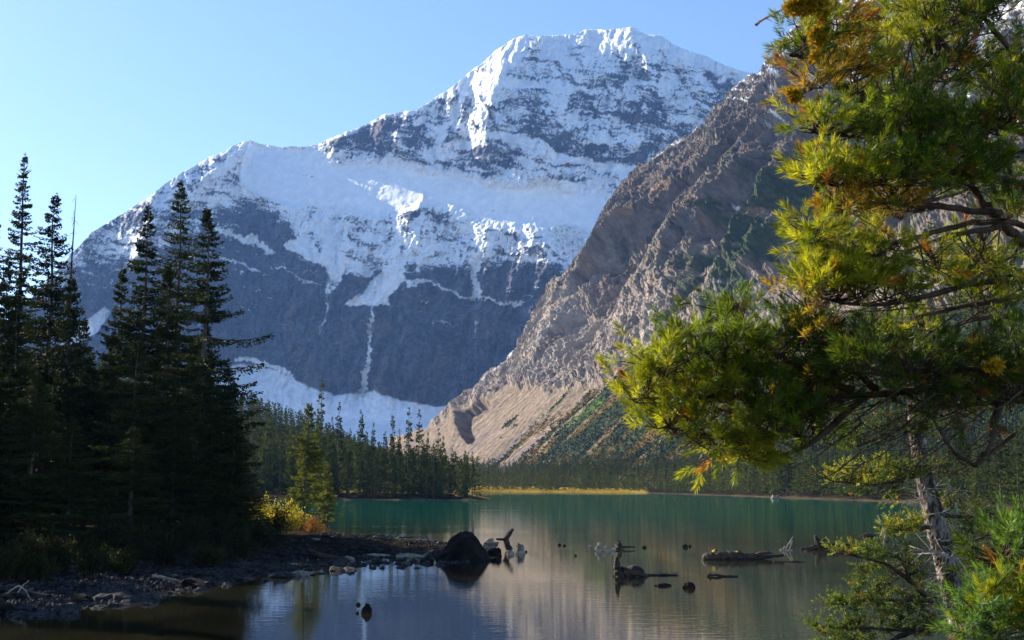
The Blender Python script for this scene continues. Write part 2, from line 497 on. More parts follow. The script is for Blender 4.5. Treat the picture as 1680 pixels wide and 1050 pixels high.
rib([(560, 225), (545, 262)], 50, 22); rib([(640, 190), (625, 250)], 50, 22)
rib([(300, 290), (230, 400), (190, 520)], 120, 50)
D = D - 30 * ice * ridged(PX / 9, PY / 7, 55, 4, .6)
D = D + 35 * (1 - sst(0, 14, apsd + 10))*0
def resample(A):      # move the rows so that the top one follows the ridge
    out = np.empty_like(A)
    for i in range(NU): out[i] = np.interp(-PM[i], -PY[i], A[i])
    return out
PM = base + (ridge[:, None] - base) * vt[None, :]
D = resample(D)
a_, s_ = slopes(PX, PM)
V = np.stack([a_ * D, D, CAM_H + s_ * D], -1)
# back of the mountain
top = V[:, -1].copy(); backs = []
for k_, (dy, f) in enumerate([(60, .985), (260, .86), (900, .45), (1600, 0.0)]):
    b = top.copy(); b[:, 1] += dy; b[:, 0] *= (b[:, 1] / top[:, 1]); b[:, 2] = top[:, 2] * f
    backs.append(b)
V = np.concatenate([V, np.stack(backs, 1)], 1)
def warm(base_, w, n): return base_
g = fbm(wx / 40, wy / 30, 71, 4)[..., None]; g2 = fbm(wx / 6, wy / 14, 72, 4)[..., None]
st_ = perlin(strat / 6, PX / 200, 73)[..., None]
rockc = np.array([0.072, 0.078, 0.10]) * (1 + 0.4 * g + 0.6 * g2 + 0.3 * st_ + .5 * fbm(wx / 4, wy / 40, 76, 3)[..., None])
warmth = sst(0.1, 0.7, fbm(PX / 30, PY / 45, 74, 4))[..., None] * 0.5
rockc = rockc * (1 - warmth) + warmth * np.array([0.20, 0.145, 0.11]) * (1 + .4 * g2)
snowc = np.array([0.86, 0.88, 0.9]) * (1 + 0.04 * g2)
snowc = snowc * (1 - 0.22 * (ice[..., None] * sst(0.1, .6, fbm(PX / 8, PY / 5, 75, 3))[..., None]))
C = rockc + (snowc - rockc) * snow[..., None]
C = np.stack([resample(C[..., i]) for i in range(3)], -1)
C = np.concatenate([C] + [C[:, -1:]] * 4, 1)
C = np.clip(C, 0.02, .93)
M_mtn = mat_attr('mountain_rock_and_snow', 0.035, 0.10, 0.9, 0.1, bump=0.5, bscale=0.03, bdist=14)
mb = MB(); mb.add(V, grid_quads(NU, NV + 4), None, C.reshape(-1, 3))
o = mb.obj('mountain', M_mtn, smooth=True); o['kind'] = 'structure'

# ================================================================ THE BARE ROCKY SLOPE ON THE RIGHT
CREST = [(640, 722), (700, 706), (740, 675), (755, 660), (770, 640), (800, 612), (825, 590), (842, 572), (858, 545), (870, 522), (885, 498), (900, 470), (925, 448), (940, 432), (958, 405),
         (970, 385), (985, 355), (1000, 328), (1020, 302), (1045, 278), (1062, 264), (1085, 250), (1110, 232), (1135, 215), (1150, 208), (1160, 190), (1172, 178), (1190, 158),
         (1205, 142), (1225, 128), (1243, 116), (1262, 97), (1275, 88), (1285, 64), (1300, 45), (1320, 22), (1400, -30), (1600, -110), (1900, -200)]
N_ = np.array([-.62, -.28, .73]); N_ /= np.linalg.norm(N_)
_a, _s = slopes(1100, 797)
KPL = 650 * (N_[0] * _a + N_[1] + N_[2] * _s)
def slope_depth(px, py):
    a, s = slopes(px, py)
    return KPL / np.minimum(N_[0] * a + N_[1] + N_[2] * s, -0.09)
NU, NV = 900, 700
us = np.linspace(640, 1860, NU); crest = interp_pts(CREST, us) + fbm(us / 22, us * 0 + 8, 15, 5, .7) * 8 * sst(740, 800, us)
vt = np.linspace(0, 1, NV)
PX = np.repeat(us[:, None], NV, 1); PY = 796 + (crest[:, None] - 796) * vt[None, :]
D = slope_depth(PX, PY)
a_, s_ = slopes(PX, PY)
V = np.stack([a_ * D, D, CAM_H + s_ * D], -1)
strike = np.array([N_[1], -N_[0], 0]); strike /= np.linalg.norm(strike)     # away from the camera, level
fall = np.cross(N_, strike); fall = fall if fall[2] < 0 else -fall
p = V @ strike; q = V @ fall
TAL = [(640, 720), (700, 708), (740, 690), (770, 668), (800, 655), (830, 645), (868, 636), (885, 640), (900, 656), (930, 645), (960, 636), (985, 640), (1010, 616), (1060, 590), (1150, 570), (1250, 540), (1400, 520), (1900, 480)]
tal = interp_pts(TAL, PX) + 7 * fbm(PX / 14, PY / 60, 81, 4)
rockm = sst(-3, 12, tal - PY)
amp = rockm
ph = p + 30 * fbm(p / 160, q / 200, 82, 3)
d1 = ridged(ph / 150 + q / 900, q / 700, 83, 4, .45)
d2 = ridged(ph / 42 + q / 300, q / 260, 84, 4, .5)
d3 = ridged(ph / 15 + q / 300, q / 150, 85, 4, .62)
stra = q / 26 + p / 140 + 1.4 * fbm(p / 90, q / 90, 86, 4)
terr = (stra - np.floor(stra)); terr = sst(0, .75, terr) - terr
amp1 = sst(-3, 130, tal - PY)
d4 = ridged(ph / 6.5 + q / 90, q / 60, 187, 4, .65)
crag = np.abs(fbm(p / 30, q / 110, 188, 5, .62))
xw, zw = V[..., 0], V[..., 2]
cc = xw - .42 * zw - .0007 * zw ** 2 + 10 * fbm(xw / 60, zw / 60, 190, 3)
ee = zw - .25 * xw
e1 = ridged(cc / 17, ee / 75, 191, 5, .62); e2 = ridged(cc / 6 + ee / 30, ee / 16, 192, 4, .66); e3 = fbm(xw / 4.5, zw / 3.5, 193, 3, .7)
lg = ee / 15 + 1.2 * fbm(xw / 60, zw / 50, 194, 4); lg = lg - np.floor(lg); lg = sst(0, .7, lg) - lg
disp = 52 * amp1 * (d1 - .2) + (amp * .4 + .6 * amp1) * 7 * (d2 - .25) + amp * (7.0 * e1 + 3.2 * e2 + 1.2 * e3 + 5 * crag + 5.0 * lg * sst(0, .5, fbm(xw / 90, zw / 60, 195, 3) + .35))
disp += (1 - amp) * (.5 * ridged(ph / 14, q / 150, 88, 3, .5) + .5 * fbm(p / 6, q / 12, 89, 3) + 4 * ridged(ph / 120, q / 400, 90, 2))
# fade the relief at the silhouette so that the outline keeps its place
edge = sst(0, 130, PY - crest[:, None])
big = 52 * amp1 * (d1 - .2)
disp = (disp - big) * (.75 + .25 * sst(0, 14, PY - crest[:, None])) + big * (.05 + .95 * edge) - 6 * (1 - edge) * sst(700, 560, PY)
# a dark scooped gully in the scree
gl, gt = line_dist(PX + 3 * fbm(PX / 10, PY / 10, 91, 3), PY, [(793, 668), (780, 677), (766, 690), (765, 705), (772, 722)])
gw = 13 - 5 * gt
disp = disp - 16 * (1 - sst(gw * .4, gw, gl))
disp = disp + 10 * np.exp(-((PX - 752) / 10) ** 2) * np.exp(-((PY - 690) / 24) ** 2)
V = V + N_ * disp[..., None]
top = V[:, -1].copy(); backs = []
for dy, f in [(40, .985), (200, .85), (900, .0)]:
    b = top.copy(); b[:, 1] += dy; b[:, 0] *= (b[:, 1] / top[:, 1]); b[:, 2] = top[:, 2] * f; backs.append(b)
n1 = fbm(p / 40, q / 60, 92, 5)[..., None]; n2 = fbm(cc / 9, ee / 24, 93, 5, .65)[..., None]; n3 = fbm(p / 5, q / 4, 94, 3)[..., None]
R = np.array([0.175, 0.143, 0.115]) * (1 + .25 * n1 + .4 * n2 + .35 * n3)
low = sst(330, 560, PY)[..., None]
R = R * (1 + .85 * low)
crk = sst(.62, .92, ridged(cc / 13, ee / 45, 197, 3, .6))[..., None] * .5 + sst(.7, .95, ridged(ee / 11, cc / 60, 198, 2, .6))[..., None] * .35
R = R * (1 - crk)
sunlit_rock = sst(-.2, .4, fbm(cc / 12, ee / 60, 95, 4))[..., None] * low * (.6 + .3 * sst(1000, 850, PX)[..., None])  # sunlit cream of the lower cliffs, painted into the rock colour
R = R * (1 - sunlit_rock) + sunlit_rock * np.array([.45, .385, .31])
och = (sst(.25, .6, fbm(p / 24, q / 50, 96, 4)) * sst(250, 330, PY) * (1 - sst(420, 520, PY)))[..., None] * .65
R = R * (1 - och) + och * np.array([.33, .2, .1])
T = np.array([0.25, 0.195, 0.14]) * (1 + .38 * fbm(ph / 7, q / 160, 97, 4)[..., None] + .35 * n3)
greyb = (sst(.0, .4, fbm(ph / 26, q / 400, 98, 3) + .5 * sst(740, 780, PY)))[..., None] * .7 * sst(690, 730, PY)[..., None]
T = T * (1 - greyb) + greyb * np.array([.17, .14, .14]) * (1 + .3 * n3)
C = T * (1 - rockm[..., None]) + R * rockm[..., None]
# alpine scrub on the scree: diagonal bands
veg = (PX - 885) / 115 + (PY - 700) / 110 + .9 * fbm(ph / 24, q / 120, 99, 4) + .35 * fbm(p / 4, q / 7, 100, 3)
veg = sst(.0, .45, veg) * (1 - sst(-4, 4, tal - PY))
veg = np.maximum(veg, sst(.75, .95, 1.25 - np.hypot((PX - 842 - (700 - PY) * .8) / 26, (PY - 700) / 22) + .5 * fbm(ph / 12, q / 40, 101, 4)) * .8 * (1 - rockm))
bare = sst(.22, .5, fbm(ph / 16, q / 180, 102, 4)) * (1 - sst(1080, 1200, PX) * .5)
veg = veg * (1 - .75 * bare)
VG = np.array([.040, .056, .020]) * (1 + .5 * n3 + .4 * n2)
rust = sst(.12, .5, fbm(ph / 20 + 7, q / 70, 103, 4) + .15)[..., None] * .6 * (1 - sst(1150, 1300, PX)[..., None])
VG = VG * (1 - rust) + rust * np.array([.26, .15, .035])
lime = np.exp(-(line_dist(PX, PY, [(935, 700), (990, 665)])[0] / 7) ** 2)[..., None] * .8
VG = VG * (1 - lime) + lime * np.array([.11, .19, .03])
C = C * (1 - veg[..., None]) + VG * veg[..., None]
# scrub ledges in the cliffs
v2 = sst(.18, .45, fbm(p / 50 + 4, q / 36, 104, 5, .6) + .25 * sst(1100, 1260, PX) - .25 + .35 * np.exp(-((PY - 440 + (PX - 1200) * .6) / 90) ** 2)) * rockm * sst(1060, 1180, PX) * sst(280, 340, PY)
C = C * (1 - .85 * v2[..., None]) + .85 * v2[..., None] * np.array([.045, .075, .03]) * (1 + .5 * n3)
# snow on the high ledges, white boulders lower down
led = fbm(stra * 1.6, p / 120, 105, 3) + .6 * fbm(p / 10, q / 6, 106, 3)
led = fbm(PX / 50, (PY + .22 * PX + 8 * fbm(PX / 60, PY / 40, 111, 3)) / 4.6, 105, 4, .6) + .35 * fbm(PX / 14, PY / 9, 106, 3)
hs = sst(.30, .46, led + .75 * sst(300, 90, PY + (1250 - PX) * .15) - .56) * sst(330, 250, PY)
hs = np.maximum(hs, stroke(PX, PY + 2 * fbm(PX / 9, PY, 107, 3), [(1215, 353), (1260, 350), (1300, 340)], 2.5, 1.5, 2))
hs = np.maximum(hs, stroke(PX, PY, [(1150, 208), (1090, 250), (1062, 266)], 1.0, .6, 1.5) * .6)
hs = np.maximum(hs, stroke(PX + 2 * fbm(PX / 9, PY / 9, 108, 3), PY, [(845, 572), (830, 590), (806, 612), (780, 640)], 3, 1.5, 3))
hs = np.maximum(hs, sst(.1, .4, fbm(ph / 30, q / 40, 109, 4) + sst(1500, 1600, PX) * .4 - .2) * sst(1500, 1560, PX) * sst(120, 60, PY) * .9)
hs = np.maximum(hs, sst(.55, .8, perlin(p / 3.2, q / 2.6, 110)) * (np.exp(-(line_dist(PX, PY, [(1015, 800), (1050, 775), (1090, 752)])[0] / 9) ** 2) + .6 * np.exp(-(line_dist(PX, PY, [(850, 738), (905, 705)])[0] / 6) ** 2) + .5 * np.exp(-(line_dist(PX, PY, [(890, 765), (935, 742)])[0] / 6) ** 2)) * 1.3)
hs = np.maximum(hs, stroke(PX, PY, [(769, 712), (771, 722)], 3, 4, 2) * .9)
hs = np.clip(hs, 0, 1)[..., None]
C = C * (1 - hs) + hs * np.array([.84, .85, .86])
C = np.clip(C, .012, .9)
C = np.concatenate([C[:, :1]] + [C] + [C[:, -1:]] * 3, 1)
sk = V[:, :1] + (-N_) * 30; sk[..., 2] = V[:, :1, 2] - 25; sk[..., 1] -= 15; V = np.concatenate([sk, V, np.stack(backs, 1)], 1)
VEG_PTS = (V[:, 1:-3].copy(), veg.copy(), VG.copy(), rockm.copy()) if V.shape[1] == NV + 4 else None
M_slope = mat_attr('slope_rock_and_scree', 0.12, 0.22, 0.95, 0.08, bump=1.0, bscale=0.22, bdist=3.5)
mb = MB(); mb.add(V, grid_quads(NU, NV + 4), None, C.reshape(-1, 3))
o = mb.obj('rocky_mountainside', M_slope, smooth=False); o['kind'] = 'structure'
# ================================================================ LAKE, SHORES AND GROUND
def wpx(px, py): return on_water(px, py)
LAKE = [(-45, 7), (-6, 9.5), (1.0, 10.5), (3.6, 13.5), (4.4, 17), (6.2, 20.5), (10, 23), (22, 26), (70, 40), (80, 90)]
LAKE += [wpx(1750, 845), wpx(1680, 838.5), wpx(1640, 837), wpx(1598, 836), wpx(1590, 828), wpx(1500, 824.5), wpx(1400, 821), wpx(1300, 817.5), wpx(1200, 813.5), wpx(1120, 811),
         wpx(1060, 809.2), wpx(1000, 808.2), wpx(900, 807.4), wpx(820, 807.2), wpx(775, 808)]
LAKE += [wpx(786, 814.5), wpx(803, 817.5), wpx(806, 819.5), wpx(780, 821), wpx(700, 820.5), wpx(620, 820), wpx(560, 820.5), wpx(480, 821.5), wpx(380, 822), wpx(200, 823), wpx(-300, 826), wpx(-900, 829)]
LAKE += [wpx(-900, 838), wpx(200, 836), wpx(380, 834), wpx(480, 838), wpx(530, 847), wpx(544, 856), wpx(540, 868), wpx(560, 876), wpx(620, 878), wpx(680, 880), wpx(720, 884), wpx(790, 893), wpx(822, 905),
         wpx(806, 917), wpx(740, 926), wpx(690, 924), wpx(640, 922), wpx(590, 930), wpx(560, 929), wpx(520, 931), wpx(460, 937), wpx(400, 946), wpx(330, 960), wpx(250, 972), wpx(150, 990), wpx(60, 1006), wpx(0, 1010), wpx(-200, 1016), wpx(-500, 1016)]
LAKE = [(float(x), float(y)) for x, y in LAKE]

def ground_z(x, y, fine=True):
    x = np.asarray(x, float); y = np.asarray(y, float)
    R = np.hypot(x, y)
    jit = np.clip(R / 60, .2, 1)
    sdist = poly_sd(x + jit * .5 * fbm(x / 3, y / 3, 201, 3), y + jit * 1.5 * fbm(x / 3 + 9, y / 5, 202, 3), LAKE)      # negative inside the lake
    z = np.where(sdist < 0, np.maximum(-4.0, sdist * 0.16), 0)
    land = np.maximum(sdist, 0)
    near_bank = ((x > 0) | (y < 20)) & (R < 45)
    zn = 1.75 * (1 - np.exp(-land / 2.6))
    zl = 0.025 * np.minimum(land, 6) + 0.04 * np.clip(land - 6, 0, 22) + .28 * (1 - np.exp(-np.clip(land - 3, 0, 50) / 6))     # near left shore
    far = y > 200
    zp = 1.1 * (1 - np.exp(-land / 8)) + 0.010 * np.clip(land, 0, 400)
    hill = 46 * sst(18, 190, -x) * sst(270, 520, y) + 40 * sst(200, 700, -x) * sst(300, 900, y)
    bank = .55 * (1 - np.exp(-land / 2)) + 0.012 * land
    rh = sst(560, 1000, y + x * .8) * 30 * sst(-20, 120, x) * 0
    zf = np.where(x + 0 * y > -40 + 0 * y, zp, zp) + hill * sst(0, 40, land)
    right = (x > 60) & (y < 620)
    zf = np.where(far & (x > -15), 0.5 * (1 - np.exp(-land / 3)) + .011 * land, zf)
    z = np.where(sdist >= 0, np.where(near_bank, zn, np.where(y < 200, np.where(x < 40, zl, bank), zf)), z)
    if fine:
        z = z + np.where(sdist >= 0, 1, .4) * np.clip(land * .3 + .15, 0, 1) * (.10 * fbm(x / 1.1, y / 1.1, 203, 3) + .35 * fbm(x / 9, y / 9, 204, 3) * np.clip(R / 80, 0.15, 1.5))
    return z, sdist

na, nr = 760, 640
th = np.radians(np.linspace(-82, 82, na)); rr = np.geomspace(2.5, 7000, nr)
TH, RR = np.meshgrid(th, rr, indexing='ij')
GX = RR * np.sin(TH); GY = -8 + RR * np.cos(TH)
GZ = np.zeros_like(GX); GS = np.zeros_like(GX)
for i in range(0, na, 40):
    GZ[i:i + 40], GS[i:i + 40] = ground_z(GX[i:i + 40], GY[i:i + 40])
GZ = np.where(GY < 6, np.maximum(GZ, 1.4), GZ)
m1 = fbm(GX / 2.5, GY / 2.5, 211, 4)[..., None]; m2 = fbm(GX / .4, GY / .4, 212, 3)[..., None]; m3 = fbm(GX / 30, GY / 30, 213, 3)[..., None]
stone = np.array([.014, .015, .017]) * (1 + .3 * m1 + .5 * m2)
duff = np.array([.025, .02, .013]) * (1 + .4 * m1 + .5 * m2)
grass = np.array([.30, .215, .045]) * (1 + .25 * m1 + .3 * m2)
bed = np.array([.11, .095, .05]) * (1 + .35 * m1 + .3 * m2)
GC = duff + 0 * m1
nearw = (sst(9, 3, GS) * (GY < 56))[..., None]
GC = GC * (1 - nearw) + stone * nearw
mead = ((GY > 300) & (GX > -60) & (GX < GY * .115)) * sst(340, 200, GS) * 1.0
GC = GC * (1 - mead[..., None]) + grass * mead[..., None]
strand = ((GY > 120) * sst(4, 1, GS))[..., None] * .5
GC = GC * (1 - strand) + np.array([.10, .08, .05]) * (1 + .3 * m1) * strand
GC = np.where(GS[..., None] < 0, bed, GC)
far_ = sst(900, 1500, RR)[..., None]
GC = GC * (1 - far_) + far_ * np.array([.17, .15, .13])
M_ground = mat_attr('ground_soil_and_stone', 1.5, 0.35, 1.0, 0.0, bump=0.6, bscale=5.0, bdist=.08)
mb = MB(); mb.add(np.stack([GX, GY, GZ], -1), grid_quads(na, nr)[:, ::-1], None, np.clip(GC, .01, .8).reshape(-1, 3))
o = mb.obj('ground', M_ground, smooth=True); o['kind'] = 'structure'

# ---- water: one level sheet, clear and brownish over the shallows, glacial green further out
m, n, new, link = nt('lake_water')
out = new('ShaderNodeOutputMaterial'); geo = new('ShaderNodeNewGeometry')
sep = new('ShaderNodeSeparateXYZ'); link(geo.outputs['Position'], sep.inputs[0])
att = new('ShaderNodeAttribute'); att.attribute_name = 'Col'
mp = new('ShaderNodeMapping'); mp.inputs['Scale'].default_value = (1.0, 2.6, 1); link(geo.outputs['Position'], mp.inputs[0])
n1 = new('ShaderNodeTexNoise'); n1.inputs['Scale'].default_value = 1.1; n1.inputs['Detail'].default_value = 4; n1.inputs['Roughness'].default_value = .55; link(mp.outputs[0], n1.inputs['Vector'])
mp2 = new('ShaderNodeMapping'); mp2.inputs['Scale'].default_value = (.03, .10, 1); link(geo.outputs['Position'], mp2.inputs[0])
n2 = new('ShaderNodeTexNoise'); n2.inputs['Scale'].default_value = 1; n2.inputs['Detail'].default_value = 3; link(mp2.outputs[0], n2.inputs['Vector'])
mr = new('ShaderNodeMapRange'); mr.inputs['From Min'].default_value = .35; mr.inputs['From Max'].default_value = .7; mr.inputs['To Min'].default_value = .25; mr.inputs['To Max'].default_value = 1.0
link(n2.outputs['Fac'], mr.inputs['Value'])
bp = new('ShaderNodeBump'); bp.inputs['Distance'].default_value = 0.0065; link(n1.outputs['Fac'], bp.inputs['Height']); link(mr.outputs[0], bp.inputs['Strength'])
gl = new('ShaderNodeBsdfGlossy'); gl.inputs['Roughness'].default_value = 0.010; gl.inputs['Color'].default_value = (.86, .90, .90, 1); link(bp.outputs[0], gl.inputs['Normal'])
df = new('ShaderNodeBsdfDiffuse'); link(att.outputs['Color'], df.inputs[0])
fr = new('ShaderNodeFresnel'); fr.inputs['IOR'].default_value = 1.33; link(bp.outputs[0], fr.inputs['Normal'])
mx = new('ShaderNodeMixShader'); fk = new('ShaderNodeMath'); fk.operation = 'MULTIPLY'; fk.inputs[1].default_value = .80; link(fr.outputs[0], fk.inputs[0]); link(fk.outputs[0], mx.inputs[0]); link(df.outputs[0], mx.inputs[1]); link(gl.outputs[0], mx.inputs[2])
link(mx.outputs[0], out.inputs[0])
M_water = m
wr = np.geomspace(4, 1500, 420); wt = np.radians(np.linspace(-84, 84, 420))
TH, RR = np.meshgrid(wt, wr, indexing='ij'); WX = RR * np.sin(TH); WY = -4 + RR * np.cos(TH)
wg = fbm(WX / 2.2, WY / 4.5, 221, 5, .6)[..., None]; wg2 = fbm(WX / 9, WY / 12, 222, 3)[..., None]
shal = np.array([.026, .024, .012]) * (1 + .8 * wg + .4 * wg2)
deep = np.array([.004, .080, .062])
k_ = sst(48, 130, WY + 12 * wg2[..., 0])[..., None]
k2_ = sst(250, 60, WY)[..., None] * sst(70, 200, WX + 60)[..., None] * .3
WC = shal * (1 - k_) + deep * k_
WC = WC * (1 - k2_) + np.array([.035, .042, .02]) * k2_
mb = MB(); mb.add(np.stack([WX, WY, 0 * WX], -1), grid_quads(420, 420)[:, ::-1], None, np.clip(WC, .003, .5).reshape(-1, 3))
o = mb.obj('lake_water', M_water, smooth=True); o['kind'] = 'structure'
# ================================================================ CONIFERS
M_bark = mat_plain('spruce_bark', (.03, .024, .02), (.10, .085, .07), 6, .95, .1, .8, .05, (1, 1, .3))
M_dead = mat_plain('bleached_dead_wood', (.16, .14, .12), (.40, .37, .34), 5, .9, .15, .6, .02, (1, 1, .3))
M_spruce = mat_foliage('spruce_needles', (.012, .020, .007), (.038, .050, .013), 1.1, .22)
M_spruce_lit = mat_foliage('sunlit_spruce_needles', (.05, .07, .016), (.12, .13, .025), 1.4, .35)  # brighter copy of the spruce needles, with the sunlight put into the colour
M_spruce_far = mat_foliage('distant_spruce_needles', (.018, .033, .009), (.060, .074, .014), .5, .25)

def conifer(H, R, nb, per, seed, cb=0.08, plen=.30, pw=.040, power=.85, droop=.22, gap=.25, lean=0.0, longs=(), thin_top=.0, trunk_r=None, nside=7, upturn=.2):
    """returns (trunk MB, crown MB); local origin at the foot of the trunk"""
    g = rng(seed); tr = MB(); cr = MB()
    r0 = trunk_r or (0.011 * H + .03)
    zs = np.linspace(-.4, H, 12)
    wob = .012 * H * np.array([fbm(zs / H * 2.5, zs * 0 + seed * 1.7, 5, 2), fbm(zs / H * 2.5, zs * 0 + seed * 2.9, 6, 2)]).T * (zs / H)[:, None]
    cx = lambda z: np.stack([np.interp(z, zs, wob[:, 0]) + lean * np.asarray(z), np.interp(z, zs, wob[:, 1]), z], -1)
    tube(tr, cx(zs), r0 * (1 - np.clip(zs / H, 0, 1) * .95), nside)
    f = np.sort(g.uniform(0, .985, nb) ** 0.85)
    # whorls with gaps
    clump = fbm(f * 9, f * 0 + seed * 3.3, 7, 3)
    keep = (clump > -.35 - gap * 0 - .3 * (1 - gap)) | (f > .8)
    z0 = (cb + (1 - cb) * f) * H
    L = R * ((1 - f) ** power * g.uniform(.45, 1.12, nb) * (1 + .35 * clump * (f < .85)) + .03)
    L *= 1 - thin_top * sst(.5, 1, f)
    az = g.uniform(0, 2 * pi, nb)
    ext = list(longs)
    f = f[keep]; z0 = z0[keep]; L = L[keep]; az = az[keep]
    if ext:
        e = np.array(ext, float); z0 = np.concatenate([z0, e[:, 0]]); L = np.concatenate([L, e[:, 1]]); az = np.concatenate([az, e[:, 2]]); f = np.concatenate([f, (e[:, 0] / H - cb) / (1 - cb)])
    nb2 = len(z0)
    drp = droop * g.uniform(.3, 1.5, nb2) * (1 - .9 * f)
    rise = .25 + .5 * f
    # branch wood
    if per > 30:
        tt = np.linspace(0, .95, 5)
        for i in range(0, nb2):
            if L[i] < .35 * R: continue
            o = np.array([cos(az[i]), sin(az[i]), 0])
            b = cx(z0[i])
            pts = b + o * (L[i] * tt)[:, None]; pts[:, 2] += L[i] * (-drp[i] * tt * 1.6 + (drp[i] * .8 + upturn * f[i]) * tt ** 2 * 1.3)
            tube(tr, pts, .012 * L[i] * (1.1 - tt) + .006, 4, cap=False)
    cnt = np.maximum((per * (.10 + .90 * L / R) * np.where(np.arange(nb2) >= nb2 - len(ext), 1.6, 1)).astype(int), 3)
    idx = np.repeat(np.arange(nb2), cnt); m = len(idx)
    t = g.uniform(.04, 1, m) ** .85
    Li = L[idx]; a = az[idx] + g.normal(0, .05, m)
    o = np.stack([np.cos(a), np.sin(a), 0 * a], -1); sd_ = np.stack([-np.sin(a), np.cos(a), 0 * a], -1)
    cen = cx(z0[idx])
    zz = Li * (-drp[idx] * t * 1.6 + (drp[idx] * .8 + upturn * f[idx]) * t ** 2 * 1.3)
    fan = Li * .20 * np.sin(np.clip(t, 0, 1) * pi * .9) + .04
    sg = g.uniform(-1, 1, m)
    P = cen + o * (Li * t)[:, None] + sd_ * (sg * fan)[:, None]
    P[:, 2] += zz - np.abs(sg) * fan * .35 + g.normal(0, .03, m)
    d = o * g.uniform(.35, 1, m)[:, None] + sd_ * (sg * 1.2 + g.normal(0, .3, m))[:, None]
    d[:, 2] += g.normal(-.22, .35, m)
    d *= (plen * g.uniform(.55, 1.25, m) * (1.05 - .35 * t) * (1 - .62 * f[idx] ** 1.5) / np.linalg.norm(d, axis=1))[:, None]
    kites(cr, P, d, pw * g.uniform(.7, 1.4, m), seed=seed)
    ms = max(10, per // 4); zt = H * g.uniform(.93, 1.0, ms); P = cx(zt); a = g.uniform(0, 6.28, ms); hl = H * (1.012 - zt / H) * .28
    d = np.stack([np.cos(a) * hl, np.sin(a) * hl, hl * g.uniform(.3, 1.2, ms)], -1); kites(cr, P, d, np.minimum(pw, hl * .25), seed=seed + 1)
    return tr, cr

def make_tree(name, spec, mat_c, mat_t=None):
    tr, cr = conifer(**spec)
    root = empty(name)
    a = tr.obj('trunk', mat_t or M_bark, root, smooth=True)
    b = cr.obj('crown', mat_c, root)
    return root, [a, b]

# ---- the tall dark spruces on the near left shore, each one grown by itself
def base_for(px, py, Y):
    p_ = at(px, py, Y); z, _ = ground_z(np.array([p_[0]]), np.array([Y]), False)
    return p_[0], Y, float(z[0]) , p_[2] - float(z[0])
HERO = [
 # px, py of top, Y, R, extra, label
 (45, 250, 70, 2.5, dict(nb=260, thin_top=.2, power=.75), 'tallest slender spruce with a thin ragged top near the left edge'),
 (92, 316, 60, 3.4, dict(nb=300, longs=[(10.6, 1.9, .0), (10.8, 1.7, 3.1), (12.3, 1.3, 2.9)]), 'broad dark spruce just left of the bare dead tree'),
 (-12, 350, 54, 3.2, dict(nb=280), 'spruce cut by the left edge of the picture with its top bending in'),
 (246, 333, 62, 3.0, dict(nb=280, longs=[(8.5, 2.8, 3.3)]), 'left one of the three tallest spruces standing before the blue mountain'),
 (301, 294, 66, 3.3, dict(nb=320, power=.8), 'middle and tallest of the three spruces standing before the blue mountain'),
 (343, 338, 57, 3.3, dict(nb=290, longs=[(9.9, 3.3, .1), (8.4, 3.1, -.1), (7.6, 2.6, .3), (6.9, 2.9, -.3), (11.0, 1.8, .2), (5.6, 3.0, .1)]), 'right one of the three tall spruces with long boughs reaching right'),
 (201, 436, 66, 2.4, dict(nb=240), 'shorter pointed spruce left of the three tall ones'),
 (276, 430, 60, 2.4, dict(nb=240), 'low dark spruce squeezed between the two left tall spruces'),
]
FILL = [(30, 470, 55, 2.8), (150, 590, 58, 2.6), (118, 450, 57, 2.4), (228, 545, 55, 2.8), (180, 600, 64, 2.6), (320, 560, 61, 2.8), (376, 600, 58, 2.4), (60, 610, 50, 2.8),
        (384, 690, 56, 2.2), (290, 640, 55, 2.7), (0, 560, 49, 2.8), (350, 650, 56, 2.6), (14, 420, 66, 2.4), (70, 520, 66, 2.6), (190, 540, 70, 2.6), (262, 560, 66, 2.6), (340, 520, 64, 2.4), (140, 520, 70, 2.4), (120, 690, 51, 2.6), (220, 700, 52, 2.6), (-80, 330, 58, 3.2), (-150, 380, 52, 3.2), (-230, 340, 60, 3.2), (-320, 300, 64, 3.2), (-60, 300, 70, 3), (-420, 340, 55, 3.2), (-330, 330, 47, 3.2), (-210, 420, 44, 3.0), (-500, 330, 42, 3.2), (-380, 380, 38, 3), (-560, 300, 50, 3.2), (-650, 330, 45, 3.2), (-300, 480, 36, 2.8)]
for i, (px, py, Y, R, ex, lab) in enumerate(HERO):
    x, y, z, H = base_for(px, py, Y)
    sp = dict(H=H, R=R, nb=300, per=150, seed=300 + i, plen=.30, pw=.042, droop=.25); sp.update(ex)
    root, _ = make_tree('spruce_tree', sp, M_spruce)
    root.location = (x, y, z); tag(root, lab, 'spruce')
vars_ = []
for k in range(3):
    root, kids = make_tree('spruce_tree', dict(H=12, R=2.7, nb=280, per=110, seed=340 + k, plen=.30, pw=.04), M_spruce); vars_.append((root, kids))
for i, (px, py, Y, R) in enumerate(FILL):
    x, y, z, H = base_for(px, py, Y)
    L_ = 'dark spruce filling the shadowed stand on the left shore'
    if i < 3:
        r_, _ = vars_[i]; r_.location = (x, y, z); r_.scale = (R / 2.7, R / 2.7, H / 12); tag(r_, L_, 'spruce', 'shadowed spruces of the near left shore')
    else:
        dup(vars_[i % 3], (x, y, z), i * 1.7, (R / 2.7, R / 2.7, H / 12), L_, 'shadowed spruces of the near left shore', 'spruce')

